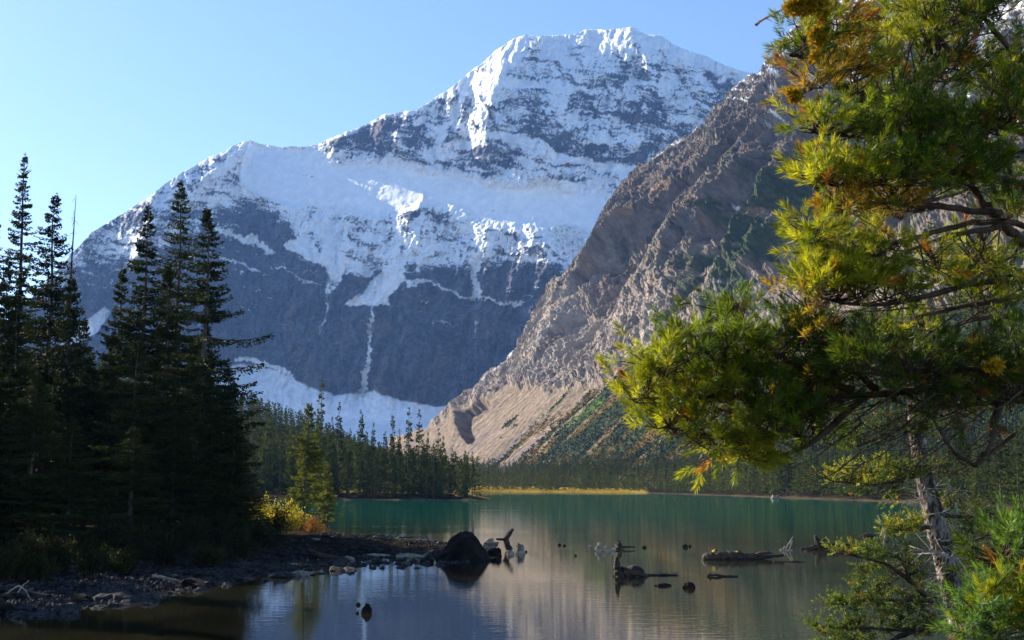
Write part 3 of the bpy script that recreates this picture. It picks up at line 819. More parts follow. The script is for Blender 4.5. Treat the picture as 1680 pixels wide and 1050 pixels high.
# ---- bare dead tree
x, y, z, H = base_for(123, 320, 63)
tr = MB(); g = rng(5)
tube(tr, [(0, 0, -.3), (.05, 0, H * .4), (.0, .05, H * .8), (.06, 0, H)], [.15, .10, .05, .012], 7)
for k in range(60):
    zz = H * g.uniform(.45, .99); a = g.uniform(0, 2 * pi); l = g.uniform(.15, .75) * (1.25 - zz / H)*1.6
    tube(tr, [(0, 0, zz), (l * .5 * cos(a), l * .5 * sin(a), zz - .05), (l * cos(a), l * sin(a), zz + g.uniform(-.3, .1))], [.014, .010, .004], 4, cap=False)
o = tr.obj('dead_tree', M_bark, smooth=True); o.location = (x, y, z)
tag(o, 'bare dead tree, a thin leafless pole beside the broad left spruce', 'dead tree')

# ---- the sunlit young spruce and its small neighbour beyond the yellow bushes
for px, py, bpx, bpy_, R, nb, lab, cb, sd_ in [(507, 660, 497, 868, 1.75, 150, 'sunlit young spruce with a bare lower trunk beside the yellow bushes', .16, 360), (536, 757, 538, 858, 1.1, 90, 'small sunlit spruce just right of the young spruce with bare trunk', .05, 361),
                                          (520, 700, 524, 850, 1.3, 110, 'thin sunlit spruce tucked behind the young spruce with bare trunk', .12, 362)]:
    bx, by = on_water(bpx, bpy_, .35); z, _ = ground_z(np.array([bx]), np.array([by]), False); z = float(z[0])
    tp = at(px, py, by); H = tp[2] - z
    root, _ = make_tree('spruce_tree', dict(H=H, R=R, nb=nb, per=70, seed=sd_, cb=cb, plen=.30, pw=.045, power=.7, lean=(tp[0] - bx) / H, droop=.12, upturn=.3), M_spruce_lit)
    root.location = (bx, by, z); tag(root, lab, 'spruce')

# ---- forest trees: six shapes, shared
MID = []
for k in range(6):
    MID.append(dict(H=14, R=[1.7, 1.5, 2.1, 1.3, 1.9, 1.6][k], nb=[120, 110, 130, 100, 125, 110][k], per=18, seed=400 + k, plen=.75, pw=.13, cb=[.05, .12, .03, .2, .04, .08][k], power=[.8, .6, .85, .55, .8, .7][k], droop=.3, nside=5))
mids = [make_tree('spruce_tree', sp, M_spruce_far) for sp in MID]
FARLOD = []
for k in range(5):
    tr_, cr_ = conifer(H=12, R=[1.5, 1.3, 1.7, 1.2, 1.5][k], nb=46, per=5, seed=420 + k, plen=1.15, pw=.22, cb=.04, power=.7, droop=.3, nside=4)
    FARLOD.append(np.concatenate(cr_.v).reshape(-1, 3))
FARLOD = [v[:4 * 150] if len(v) > 600 else v for v in FARLOD]

g = rng(77)
cands = []   # x, y, z, H, zone, widthscale
def add_c(x, y, H, zone, z=None, ws=1.0):
    if z is None: z = float(ground_z(np.array([x]), np.array([y]), False)[0][0])
    cands.append((float(x), float(y), float(z), float(H), zone, ws))
# front line of the wooded point: tops read from the photograph
for px, py, Y in [(528, 618, 285), (557, 655, 290), (593, 668, 280), (613, 690, 285), (645, 678, 278), (671, 664, 282), (688, 668, 290), (702, 705, 274), (720, 700, 276), (727, 712, 272), (742, 733, 272),
                  (766, 744, 271), (775, 738, 274), (784, 748, 276), (440, 660, 275), (462, 690, 270), (480, 678, 280), (575, 700, 270), (632, 705, 272), (655, 700, 270), (757, 752, 276), (712, 725, 270), (602, 705, 275), (545, 680, 275), (420, 665, 280)]:
    p_ = at(px, py, Y); z = float(ground_z(np.array([p_[0]]), np.array([Y * 1.0]), False)[0][0]); add_c(p_[0], Y, p_[2] - z, 'point', z, g.uniform(.75, 1.0))
n_ = 0
while n_ < 150:
    px = g.uniform(330, 786); Y = g.uniform(268, 330); py = np.interp(px, [380, 560, 700, 786], [680, 712, 728, 768]) + g.uniform(-6, 50)
    p_ = at(px, py, Y); z, sdd = ground_z(np.array([p_[0]]), np.array([Y]), False)
    if sdd[0] < 1.5: continue
    add_c(p_[0], Y, p_[2] - z[0], 'point', float(z[0]), g.uniform(.8, 1.1)); n_ += 1
n_ = 0
while n_ < 1900:
    Y = g.uniform(320, 720); px = g.uniform(60, 770); x = (px - 840) / FPX * Y
    z, sdd = ground_z(np.array([x]), np.array([Y]), False)
    if sdd[0] < 3: continue
    add_c(x, Y, g.uniform(8, 14.5), 'hill', float(z[0]), g.uniform(.8, 1.2)); n_ += 1
# far shore and the foot of the rocky slope
n_ = 0
while n_ < 5200:
    px = g.uniform(770, 1800)
    top = np.interp(px, [770, 900, 1000, 1050, 1100, 1200, 1400, 1800], [776, 775, 765, 752, 730, 705, 660, 590]) + 10 * float(fbm(px / 25, .5, 431, 3))
    py = g.uniform(top, 806) if g.random() < .62 else g.uniform(776, 806)
    if 1010 < px < 1095 and 752 < py < 788 and line_dist(np.array([px]), np.array([py]), [(1012, 803), (1050, 778), (1090, 755)])[0][0] < 11: continue
    if py < 794:
        D_ = float(slope_depth(px, py)); a_, s_ = slopes(px, py); x, y, z = a_ * D_, D_, CAM_H + s_ * D_ - .8
    else:
        Ys = float(slope_depth(px, 795)); Ysh = 6080 / max(float(np.interp(px, [770, 1000, 1200, 1400, 1600, 1800], [807.5, 808.5, 813.5, 821, 829, 846])) - 797, 5)
        lo = Ysh + (55 if px < 1050 else 3); 
        if lo >= Ys: continue
        y = g.uniform(lo, Ys + 10); x = slopes(px, 797)[0] * y; z, sdd = ground_z(np.array([x]), np.array([y]), False); z = float(z[0])
        if sdd[0] < 2: continue
    add_c(x, y, (5 + 10 * g.random() ** 1.4) * (1 if py > 770 else .8), 'far', z, g.uniform(.8, 1.2)); n_ += 1
cands.sort(key=lambda c: -c[3] / c[1])
NI = 262
GR = {'point': ('dark green spruce crowded on the wooded point across the water', 'spruces of the wooded point'),
      'hill': ('green spruce on the wooded rise behind the point', 'spruces of the wooded rise'),
      'far': ('slim green spruce in the forest along the far right shore', 'spruces of the far right shore')}
used = [False] * 6
for i, (x, y, z, H, zone, ws) in enumerate(cands[:NI]):
    k = int(g.integers(0, 6)) if i >= 6 else i; sc = (ws * (.45 + .55 * H / 14), ws * (.45 + .55 * H / 14), H / 14)
    if not used[k]:
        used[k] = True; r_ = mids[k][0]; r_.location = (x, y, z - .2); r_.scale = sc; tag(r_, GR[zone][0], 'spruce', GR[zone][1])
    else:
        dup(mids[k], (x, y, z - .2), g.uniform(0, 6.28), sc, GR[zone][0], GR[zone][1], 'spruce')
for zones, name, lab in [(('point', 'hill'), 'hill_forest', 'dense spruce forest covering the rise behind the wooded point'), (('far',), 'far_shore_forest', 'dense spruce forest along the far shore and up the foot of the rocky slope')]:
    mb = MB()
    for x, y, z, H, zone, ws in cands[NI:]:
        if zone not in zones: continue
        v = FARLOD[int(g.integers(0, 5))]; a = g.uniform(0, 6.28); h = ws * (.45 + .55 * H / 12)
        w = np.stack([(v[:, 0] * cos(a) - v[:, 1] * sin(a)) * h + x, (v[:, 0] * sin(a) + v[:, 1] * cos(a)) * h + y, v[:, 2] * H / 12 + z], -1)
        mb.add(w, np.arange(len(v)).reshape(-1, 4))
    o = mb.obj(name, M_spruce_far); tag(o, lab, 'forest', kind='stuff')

# meadow grass and sedge on the far shore
M_sedge = mat_foliage('autumn_sedge', (.20, .14, .03), (.42, .30, .05), .08, .3, (1.2, 1.1, .5), c3=(.16, .17, .05))
mb = MB(); n_ = 16000
px = g.uniform(778, 1075, n_); f = g.uniform(0, 1, n_) ** 1.6; Ysh = 6080 / (np.interp(px, [770, 1000, 1200, 1400], [807.5, 808.6, 813.5, 821]) - 797)
Yy = Ysh + f * np.interp(px, [780, 1000, 1060, 1300], [90, 80, 14, 6]); x = slopes(px, 797)[0] * Yy
z, sdd = ground_z(x, Yy, False); ok = sdd > -.5
P = np.stack([x, Yy, z], -1)[ok]; d = np.stack([g.normal(0, .25, ok.sum()), g.normal(0, .25, ok.sum()), g.uniform(.25, .7, ok.sum())], -1)
kites(mb, P, d, .12, side=np.tile([0, 1.0, .2], (len(P), 1)))
tag(mb.obj('sedge', M_sedge), 'golden autumn sedge on the marshy edge of the far shore', 'sedge', kind='stuff')
# ================================================================ ROCKS, DRIFTWOOD, BUSHES
M_rock = mat_plain('shore_stone', (.008, .008, .009), (.042, .041, .043), 3, .9, .12, .7, .04)
M_rock_dark = mat_plain('shade_dark_boulder', (.004, .003, .003), (.016, .012, .010), 1.6, .9, .08, 1.0, .08)  # near-black base colour holds the shade on the boulder's camera side
M_rock_pale = mat_plain('pale_stone', (.09, .075, .06), (.24, .21, .17), 4, .9, .2, .7, .03)
M_log_dark = mat_plain('dark_wet_wood', (.010, .007, .005), (.05, .032, .02), 5, .8, .3, .8, .03, (.3, 1, 1))
M_log_pale = mat_plain('weathered_driftwood', (.10, .08, .06), (.34, .29, .23), 6, .85, .2, .7, .02, (.3, 1, 1))
M_moss = mat_plain('yellow_lichen_and_moss', (.16, .10, .02), (.42, .28, .04), 6, .95, .1, .6, .02)

def stone(name, cpx, bpy_, w, h, mat, seed, label=None, cat='rock', group=None, dz=.3, deep=.8):
    x, y = on_water(cpx, bpy_); sc = y / FPX; W = w * sc; Hh = h * sc
    y += W * deep * .45
    mb = MB(); blob(mb, (0, 0, 0), (W / 2 * 1.12, W / 2 * deep, Hh * 1.05), seed, 3, .28)
    o = mb.obj(name, mat); o.location = (x, y, 0); o.rotation_euler = (0, 0, 0)
    return tag(o, label, cat, group)

# the big dark boulder at the end of the bar: a leaning trapezoid shape
x, y = on_water(760, 921); sc = y / FPX
mb = MB()
prof = [(-46, -8), (-44, 4), (-37, 14), (-28, 25), (-21, 36), (-10, 44), (2, 45), (14, 43), (20, 36), (27, 25), (35, 15), (43, 5), (45, -8)]
g = rng(31); rings = []; K = 13
for j in range(K):
    t = j / (K - 1) * 2 - 1; s_ = (1 - abs(t) ** 2.2) ** .6
    rings.append([((px * (.30 + .70 * s_)) * sc, t * 1.15, ((pz + 8) * (.12 + .88 * s_) - 8) * sc) for px, pz in prof])
v = np.array(rings); 
vv = np.array(v.reshape(-1, 3)); m_ = len(prof)
me_sub = 1
nrm = fbm(vv[:, 0] * 1.9 + 3, vv[:, 2] * 2.2 + vv[:, 1] * 1.4, 61, 4); vv[:, 1] += nrm * .22; vv[:, 0] += fbm(vv[:, 1] * 2, vv[:, 2] * 2, 62, 3) * .06; vv[:, 2] += fbm(vv[:, 0] * 2 + 9, vv[:, 1] * 2, 63, 3) * .07
i = np.arange(K * m_).reshape(K, m_)
mb.add(vv, np.stack([i[:-1, :-1], i[:-1, 1:], i[1:, 1:], i[1:, :-1]], -1).reshape(-1, 4), [])
o = mb.obj('boulder', M_rock_dark); o.location = (x, y + 1.0, 0)
sb = o.modifiers.new('sub', 'SUBSURF'); sb.levels = 2; sb.render_levels = 2; sb.subdivision_type = 'SIMPLE'
tx = bpy.data.textures.new('boulder_relief', 'CLOUDS'); tx.noise_scale = .35; tx.noise_depth = 4
dm = o.modifiers.new('rough', 'DISPLACE'); dm.texture = tx; dm.strength = .16; dm.mid_level = .5
tag(o, 'big dark boulder with a sloping left side at the end of the stony bar', 'boulder')

stone('rock', 812, 914, 24, 15, M_rock_dark, 41, 'small dark rock touching the right foot of the big boulder')
stone('rock', 852, 909, 16, 17, M_rock_pale, 42, 'pale blocky stone standing in the water right of the big boulder')
stone('rock', 836, 910, 13, 7, M_rock_pale, 43, 'low pale stone leaning beside the blocky stone')
stone('rock', 601, 1006, 20, 14, M_rock_dark, 44, 'round dark rock alone in the near blue water')
stone('rock', 587, 993, 8, 4, M_rock_dark, 45, 'tiny rock tip just left of the round dark rock')
stone('rock', 586, 1007, 5, 3, M_rock_dark, 46, 'smallest rock tip low to the left of the round dark rock')
stone('rock', 1132, 965, 20, 9, M_rock_dark, 47, 'dark flat rock in the water right of the pointed snag')
stone('rock', 1088, 962, 26, 5, M_rock_dark, 48, 'low dark rock almost awash below the pointed snag')
stone('rock', 863, 906, 5, 3, M_rock_dark, 49, 'tiny dark rock beside the pale blocky stone')
for k, (px, py, w) in enumerate([(918, 895, 6), (926, 896, 5), (968, 898, 7), (1058, 899, 7), (944, 912, 5), (1108, 943, 8), (1125, 898, 9), (1132, 897, 6)]):
    stone('rock', px, py, w, w * .5, [M_rock_dark, M_rock_dark, M_rock_pale][k % 3], 60 + k, 'small stone tip poking out of the calm middle water', 'rock', 'stone tips in the middle of the lake')
for k, (px, py, w, h) in enumerate([(1603, 838, 18, 8), (1612, 836, 22, 11), (1630, 838, 26, 7), (1655, 840, 20, 5), (1672, 839, 14, 5), (1594, 836, 10, 5), (1270, 818, 12, 5), (1276, 818, 7, 6)]):
    stone('rock', px, py, w, h, M_rock_pale if k in (1, 6, 7) else M_rock, 80 + k, 'stone on the waterline of the far right shore', 'rock', 'stones along the far right waterline')

# stones of the bar and the left shore
g = rng(91)
protos = []
for k in range(7):
    mb = MB(); blob(mb, (0, 0, 0), (1, .8, .55), 500 + k, 3 if k < 3 else 2, .3)
    protos.append(mb)
pm = [protos[k].mesh('stone', [M_rock, M_rock, M_rock, M_rock_dark, M_rock, M_rock_pale, M_rock][k]) for k in range(7)]
cnt = 0; LG = {0: ('dark stone of the shaded rubble along the near left waterline', 'stones of the near left waterline'), 1: ('grey stone of the low bar reaching out to the big boulder', 'stones of the bar by the big boulder')}
while cnt < 270:
    px = g.uniform(-60, 800)
    lo = np.interp(px, [-60, 0, 150, 330, 460, 560, 640, 740, 800], [1010, 1006, 990, 960, 938, 925, 921, 923, 911]); hi = np.interp(px, [-60, 150, 330, 500, 560, 640, 800], [935, 935, 925, 905, 885, 882, 898])
    py = lo - (lo - hi) * g.uniform(-.06, 1) ** 1.0 if g.random() < .6 else lo + g.normal(0, 4)
    x, y = on_water(px, py, .12); z, sdd = ground_z(np.array([x]), np.array([y]))
    s_ = g.uniform(.09, .24) * (2.1 if g.random() < .16 else 1)
    if px > 735 and y > 40 and abs(px - 762) < 55 and py > 900: continue
    o = bpy.data.objects.new('stone', pm[int(g.integers(0, 7)) if px > 430 else int(g.choice([0, 1, 2, 3, 4, 6]))]); COL.objects.link(o)
    o.location = (x, y, max(float(z[0]), -.05) + s_ * .1); o.scale = (s_ * g.uniform(.8, 1.6), s_, s_ * g.uniform(.7, 1.2)); o.rotation_euler = (g.uniform(-.3, .3), g.uniform(-.3, .3), g.uniform(0, 6.28))
    lb = LG[0] if px < 430 else LG[1]; tag(o, lb[0], 'stone', lb[1]); cnt += 1
mb = MB(); n_ = 9000     # pebbles between them
px = g.uniform(-80, 815, n_); lo = np.interp(px, [-60, 0, 150, 330, 460, 560, 640, 740, 820], [1014, 1010, 993, 963, 941, 927, 923, 925, 905]); hi = np.interp(px, [-60, 150, 330, 500, 560, 640, 820], [930, 930, 920, 900, 880, 880, 898])
py = hi + (lo - hi) * g.uniform(0, 1, n_)
X_, Y_ = zip(*[on_water(a, b, .1) for a, b in zip(px, py)]); X_ = np.array(X_); Y_ = np.array(Y_); Z_, sdd = ground_z(X_, Y_)
bv = np.array([(1, 0, 0), (0, 1, 0), (-1, 0, 0), (0, -1, 0), (0, 0, .8), (0, 0, -.6)], float); bf = np.array([(0, 1, 4), (1, 2, 4), (2, 3, 4), (3, 0, 4), (1, 0, 5), (2, 1, 5), (3, 2, 5), (0, 3, 5)])
S_ = g.uniform(.03, .10, n_); jit = 1 + g.uniform(-.35, .35, (n_, 6, 3)); an = g.uniform(0, 6.28, n_)
v = bv[None] * jit * S_[:, None, None]; ca, sa = np.cos(an)[:, None], np.sin(an)[:, None]
v = np.stack([v[..., 0] * ca - v[..., 1] * sa, v[..., 0] * sa + v[..., 1] * ca, v[..., 2]], -1) + np.stack([X_, Y_, np.maximum(Z_, -.08) + .02], -1)[:, None, :]
mb.add(v.reshape(-1, 3), None, (bf[None] + 6 * np.arange(n_)[:, None, None]).reshape(-1, 3))
tag(mb.obj('pebbles', M_rock), 'dark pebbles and cobbles covering the low bar and left shore', 'pebbles', kind='stuff')

# ---- driftwood
def wood(name, items, mat, label, cat='driftwood', seed=0, extra=None):
    """items: list of (pixel polyline, pixel radii, depth row on the water)"""
    mb = MB(); first = None
    for k, (pts, rad, row) in enumerate(items):
        Y = on_water(840, row)[1]
        P = np.array([at(px, py, Y + (dy if len(e) else 0)) for (px, py, *e), dy in [(q_, (q_[2] if len(q_) > 2 else 0)) for q_ in pts]])
        R = np.array(rad) * Y / FPX
        # resample finely with wobble
        t = np.linspace(0, 1, len(P)); tt = np.linspace(0, 1, max(9, len(P) * 4)); P2 = np.stack([np.interp(tt, t, P[:, i]) for i in range(3)], -1); R2 = np.interp(tt, t, R)
        kk = np.array([1, 2, 1]) / 4
        for _ in range(2): P2[1:-1] = P2[:-2] * .25 + P2[1:-1] * .5 + P2[2:] * .25
        P2 += rng(seed + k).normal(0, .12, P2.shape) * R2[:, None]
        if first is None: first = P2[0].copy(); first[2] = 0
        tube(mb, P2 - first, R2, 9, wob=.18, seed=seed + k)
    o = mb.obj(name, mat); o.location = first.tolist(); tag(o, label, cat)
    return o
wood('stump', [([(838, 902), (832, 896), (830, 888), (833, 880), (838, 873), (841, 867)], [4.5, 5, 4.5, 4, 3.6, 2.4], 903), ([(833, 882), (824, 885), (814, 884)], [2.6, 2.2, 1.6], 903)], M_log_dark, 'curved dark stump standing upright in the water with a stub to the left', 'stump', 3)
wood('driftwood', [([(794, 902), (800, 892), (806, 886), (809, 884)], [5, 6, 4, 2], 902), ([(800, 900), (808, 893), (818, 890)], [4, 4, 2], 902), ([(804, 900), (812, 898), (816, 893)], [4, 3, 2], 902)], M_log_pale, 'pale splintered root lump just right of the big boulder', 'driftwood', 9)
wood('log', [([(538, 878), (548, 876), (565, 876)], [1.6, 1.8, 1.4], 877)], M_log_pale, 'short bleached log lying behind the stony bar', 'log', 12)
wood('root_snag', [([(1019, 948), (1014, 938), (1011, 926), (1012, 915), (1014, 910)], [9, 7, 5, 3.2, 1.2], 946), ([(1018, 946), (1026, 944), (1030, 940), (1042, 937), (1054, 943), (1062, 947)], [5, 8, 9, 10, 6, 3], 946),
                   ([(1014, 936), (1020, 930), (1026, 936), (1032, 944)], [2, 2, 2, 3], 946), ([(1055, 944), (1075, 944), (1090, 943), (1112, 944)], [3, 2.2, 1.8, 1.5], 944), ([(1008, 944), (1003, 948), (1004, 950)], [1.4, 1, .8], 946)],
     M_log_dark, 'dark pointed root snag with a thin log trailing to its right', 'snag', 21)
wood('driftwood', [([(1160, 945), (1175, 943), (1190, 946), (1210, 945)], [1.6, 2, 2, 1.4], 946), ([(1163, 945), (1166, 940)], [2, 1], 946)], M_log_dark, 'thin dark branch floating right of the pointed root snag', 'driftwood', 25)
o = wood('log', [([(1153, 919), (1160, 914), (1180, 913), (1200, 912), (1230, 913), (1250, 914), (1286, 911)], [3, 8, 8, 6.5, 6, 4, 2], 918), ([(1168, 912), (1173, 906), (1175, 900)], [6, 4, 1.5], 917), ([(1205, 910), (1211, 906), (1213, 903)], [5, 4, 2], 917), ([(1240, 912), (1256, 908), (1270, 910)], [4, 5, 2], 916)],
     M_log_dark, 'thick dark log half sunk in the water with knobs of yellow moss', 'log', 31)
mb = MB(); Y = on_water(840, 917)[1]; base_ = np.array(o.location)
for k, (px, py, r_) in enumerate([(1172, 905, 5), (1178, 909, 6), (1210, 906, 4), (1168, 909, 4), (1216, 909, 4)]):
    P = at(px, py, Y - .25) - base_; blob(mb, P, (r_ * Y / FPX, .14, r_ * Y / FPX * .7), 70 + k, 2, .3)
mo = mb.obj('moss', M_moss, o)
wood('log', [([(1313, 901), (1330, 899), (1345, 896), (1400, 896), (1432, 897), (1445, 896)], [2, 4, 5, 3.6, 3.4, 2.5], 902), ([(1325, 904), (1316, 908), (1308, 912)], [3, 3, 2], 904), ([(1432, 900), (1436, 902)], [5, 4], 903), ([(1345, 897), (1341, 888), (1338, 879)], [7, 5, 2.6], 902), ([(1346, 896), (1352, 886), (1358, 882)], [5, 3, 1.2], 902),
             ([(1440, 896), (1452, 890), (1460, 888)], [3, 2, 1.2], 902)], M_log_dark, 'long straight dark log with a forked stump on its left end', 'log', 41)
wood('driftwood', [([(1288, 903), (1294, 892), (1302, 880)], [1.2, 1.2, .8], 903), ([(1294, 903), (1298, 894), (1300, 886)], [1, 1, .6], 903), ([(1284, 902), (1288, 895)], [1, .7], 903), ([(1280, 903), (1300, 903)], [2, 1.5], 903)], M_log_pale, 'thin pale twigs sticking up between the two big logs', 'driftwood', 51)
wood('driftwood', [([(978, 903), (984, 895), (983, 890)], [3, 4, 2], 904), ([(985, 902), (995, 897), (1003, 903)], [3, 2.4, 2], 904), ([(1003, 903), (1010, 901)], [3, 2], 904)], M_log_pale, 'pale arched root piece left of the small peaked stump', 'driftwood', 61)
wood('stump', [([(1014, 901), (1016, 894), (1015, 887)], [7, 5, 1.8], 902), ([(1018, 898), (1030, 897), (1042, 898)], [2.5, 1.6, 1.2], 901)], M_log_dark, 'small peaked stump in the middle of the lake beyond the pointed snag', 'stump', 71)
wood('driftwood', [([(1268, 921), (1290, 923), (1310, 920), (1328, 925)], [1.5, 1.8, 1.6, 1.2], 922)], M_log_dark, 'low dark branch floating just below the thick mossy log', 'driftwood', 81)
wood('driftwood', [([(1410, 880), (1422, 877), (1438, 879)], [1.6, 3.5, 1.6], 880)], M_log_dark, 'small dark wood piece floating beyond the long straight log', 'driftwood', 85)
wood('driftwood', [([(10, 975), (30, 960), (42, 968), (50, 985)], [1.4, 1.2, 1.1, .8], 990), ([(30, 972), (38, 960), (48, 952)], [1, .9, .5], 990)], M_log_pale, 'bent bleached twig on the dark stones at the far left', 'driftwood', 88)

wood('driftwood', [([(596, 913), (615, 910), (640, 912)], [2.4, 2.6, 1.6], 914)], M_log_pale, 'pale stick lying on the bar left of the splintered slab', 'driftwood', 101)
wood('driftwood', [([(650, 913), (668, 910), (694, 914), (700, 918)], [3, 4, 3, 2], 915), ([(690, 914), (706, 905), (712, 902)], [2, 1.6, 1], 915)], M_log_pale, 'splintered pale slab of wood on the bar left of the big boulder', 'driftwood', 105)
wood('log', [([(520, 893), (560, 889), (612, 893)], [5, 5.5, 4], 897), ([(560, 889), (566, 882)], [3, 1], 896)], M_log_dark, 'dark log lying along the crest of the low bar', 'log', 110)
wood('driftwood', [([(628, 889), (650, 884), (680, 888), (700, 885)], [2.2, 2.6, 2.2, 1.2], 890), ([(650, 884), (658, 878)], [1.6, .8], 889)], M_log_pale, 'thin weathered branch on the far edge of the bar', 'driftwood', 114)
wood('log', [([(505, 903), (530, 912), (560, 916)], [4, 4, 2.5], 916)], M_log_dark, 'short dark log slanting down the bar to the waterline', 'log', 118)
wood('driftwood', [([(250, 945), (290, 952), (318, 962)], [2.5, 2.2, 1.4], 962)], M_log_pale, 'grey stick slanting down the shaded left shore', 'driftwood', 121)
# ---- bushes
def bush(name, px, row, w, h, mat, n, seed, label, cat='bush', group=None, leaf=.06, ztop=None):
    x, y = on_water(px, row, .4); z = float(ground_z(np.array([x]), np.array([y]), False)[0][0]); sc = y / FPX
    W = w * sc / 2; Hh = h * sc; g = rng(seed); root = empty(name, (x, y, z - .05), 0, label, cat, group)
    st = MB(); lf = MB(); K = max(14, n // 70); tips = []
    for k in range(K):
        a = g.uniform(0, 2 * pi); r_ = g.uniform(0, 1) ** .6; hh = Hh * g.uniform(.55, 1.05) * (1 - .45 * r_ ** 2)
        tip = np.array([W * r_ * cos(a), W * .8 * r_ * sin(a), hh]); b = np.array([W * .3 * r_ * cos(a), W * .25 * r_ * sin(a), 0])
        mid = b * .6 + tip * .4 + np.array([0, 0, hh * .15]); tube(st, [b, mid, tip], [.016, .010, .004], 4, cap=False); tips.append((b, mid, tip))
    tips = np.array(tips); i = g.integers(0, K, n); t = g.uniform(.25, 1.05, n)[:, None]
    P = np.where(t < .5, tips[i, 0] + (tips[i, 1] - tips[i, 0]) * t * 2, tips[i, 1] + (tips[i, 2] - tips[i, 1]) * (t * 2 - 1)) + g.normal(0, .10, (n, 3))
    d = g.normal(0, 1, (n, 3)); d[:, 2] = np.abs(d[:, 2]) + .3; d *= (leaf * g.uniform(.7, 1.5, n) / np.linalg.norm(d, axis=1))[:, None]
    kites(lf, P, d, leaf * .3, seed=seed)
    st.obj('stems', M_bark, root); lf.obj('leaves', mat, root)
    return root
M_gold = mat_foliage('golden_leaves', (.26, .24, .03), (.55, .46, .05), 1.2, .5, (1.3, 1.2, .6))
M_olive = mat_foliage('olive_leaves', (.10, .11, .02), (.28, .26, .03), 1.2, .4)
M_rust = mat_foliage('rust_leaves', (.16, .07, .02), (.30, .17, .04), 1.6, .4, (1.3, 1.0, .6))
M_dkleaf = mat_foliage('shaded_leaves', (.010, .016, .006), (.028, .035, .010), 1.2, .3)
bush('willow_bush', 432, 873, 76, 60, M_gold, 3600, 1, 'brightest golden bush, tallest beside the dark spruces', leaf=.10)
bush('willow_bush', 470, 876, 72, 52, M_gold, 3600, 2, 'rounded golden bush between the tallest one and the bare trunk', leaf=.09)
bush('willow_bush', 400, 876, 64, 52, M_olive, 2400, 3, 'olive bush at the left end of the golden ones', leaf=.09)
bush('willow_bush', 440, 886, 100, 34, M_olive, 3000, 4, 'low wide olive bush in front of the golden ones', leaf=.08)
bush('willow_bush', 515, 868, 42, 30, M_rust, 1600, 5, 'rust red bush right of the young spruce trunk', leaf=.09)
bush('willow_bush', 490, 872, 36, 34, M_rust, 1300, 6, 'small rusty bush at the foot of the young spruce', leaf=.08)
bush('willow_bush', 352, 880, 70, 50, M_olive, 2200, 7, 'dim olive bush tucked under the dark spruces', leaf=.08)
for k in range(24):
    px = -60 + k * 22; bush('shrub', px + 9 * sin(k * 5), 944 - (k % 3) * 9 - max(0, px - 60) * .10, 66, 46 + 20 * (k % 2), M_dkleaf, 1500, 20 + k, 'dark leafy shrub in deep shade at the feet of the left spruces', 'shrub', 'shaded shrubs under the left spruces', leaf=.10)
# scrub on the scree, real little clumps rooted on the slope
M_scrub = mat_attr('alpine_scrub', 0.3, 0.3, .9, .1)
Vs, vg, VGc, rk = VEG_PTS
g = rng(606); mk = (vg > .35) & (rk < .3); ii = np.argwhere(mk); ii = ii[(ii[:, 0] > 60)]
ii = ii[g.integers(0, len(ii), 26000)]
P = Vs[ii[:, 0], ii[:, 1]]; c = VGc[ii[:, 0], ii[:, 1]] * g.uniform(.5, 1.5, (len(ii), 1))
P = np.repeat(P, 3, 0) + g.normal(0, .7, (len(ii) * 3, 3)) * [1, 1, .3]; c = np.clip(np.repeat(c, 3, 0), .008, .5)
d = np.stack([g.normal(0, .6, len(P)), g.normal(0, .6, len(P)), g.uniform(.4, 1.7, len(P))], -1)
mb = MB(); kites(mb, P, d, .45, c=c, seed=2)
tag(mb.obj('scrub', M_scrub), 'low green and rusty scrub in bands across the scree slope', 'scrub', kind='stuff')

# ================================================================ THE LEANING FIR AND THE NEAR PINE
def mat_needle(name, transl=.45, rough=.45):
    m, n, new, link = nt(name)
    out = new('ShaderNodeOutputMaterial'); a = new('ShaderNodeAttribute'); a.attribute_name = 'Col'
    b = bsdf(new, rough, .35); link(a.outputs['Color'], b.inputs['Base Color'])
    tr = new('ShaderNodeBsdfTranslucent'); g_ = new('ShaderNodeMix'); g_.data_type = 'RGBA'; g_.blend_type = 'MULTIPLY'; g_.inputs[0].default_value = 1
    link(a.outputs['Color'], g_.inputs[6]); g_.inputs[7].default_value = (1.5, 1.35, .45, 1); link(g_.outputs[2], tr.inputs[0])
    mx = new('ShaderNodeMixShader'); mx.inputs[0].default_value = transl
    link(b.outputs[0], mx.inputs[1]); link(tr.outputs[0], mx.inputs[2]); link(mx.outputs[0], out.inputs[0])
    return m
M_fir = mat_needle('fir_needles', .4); M_pine = mat_needle('pine_needles', .55)
M_firbark = mat_plain('scaly_fir_bark', (.035, .026, .020), (.34, .29, .25), 9, .9, .15, 1.0, .03, (1, 1, .45), (.47, .66))
M_twig = mat_plain('brown_twigs', (.025, .016, .010), (.085, .058, .04), 12, .85, .2, .6, .01)
M_greytwig = mat_plain('bare_grey_twigs', (.12, .10, .08), (.38, .34, .29), 10, .85, .2, .5, .01)
M_lichen = mat_foliage('mustard_lichen', (.26, .16, .01), (.50, .33, .02), 25, .3, (1.2, 1.1, .6))

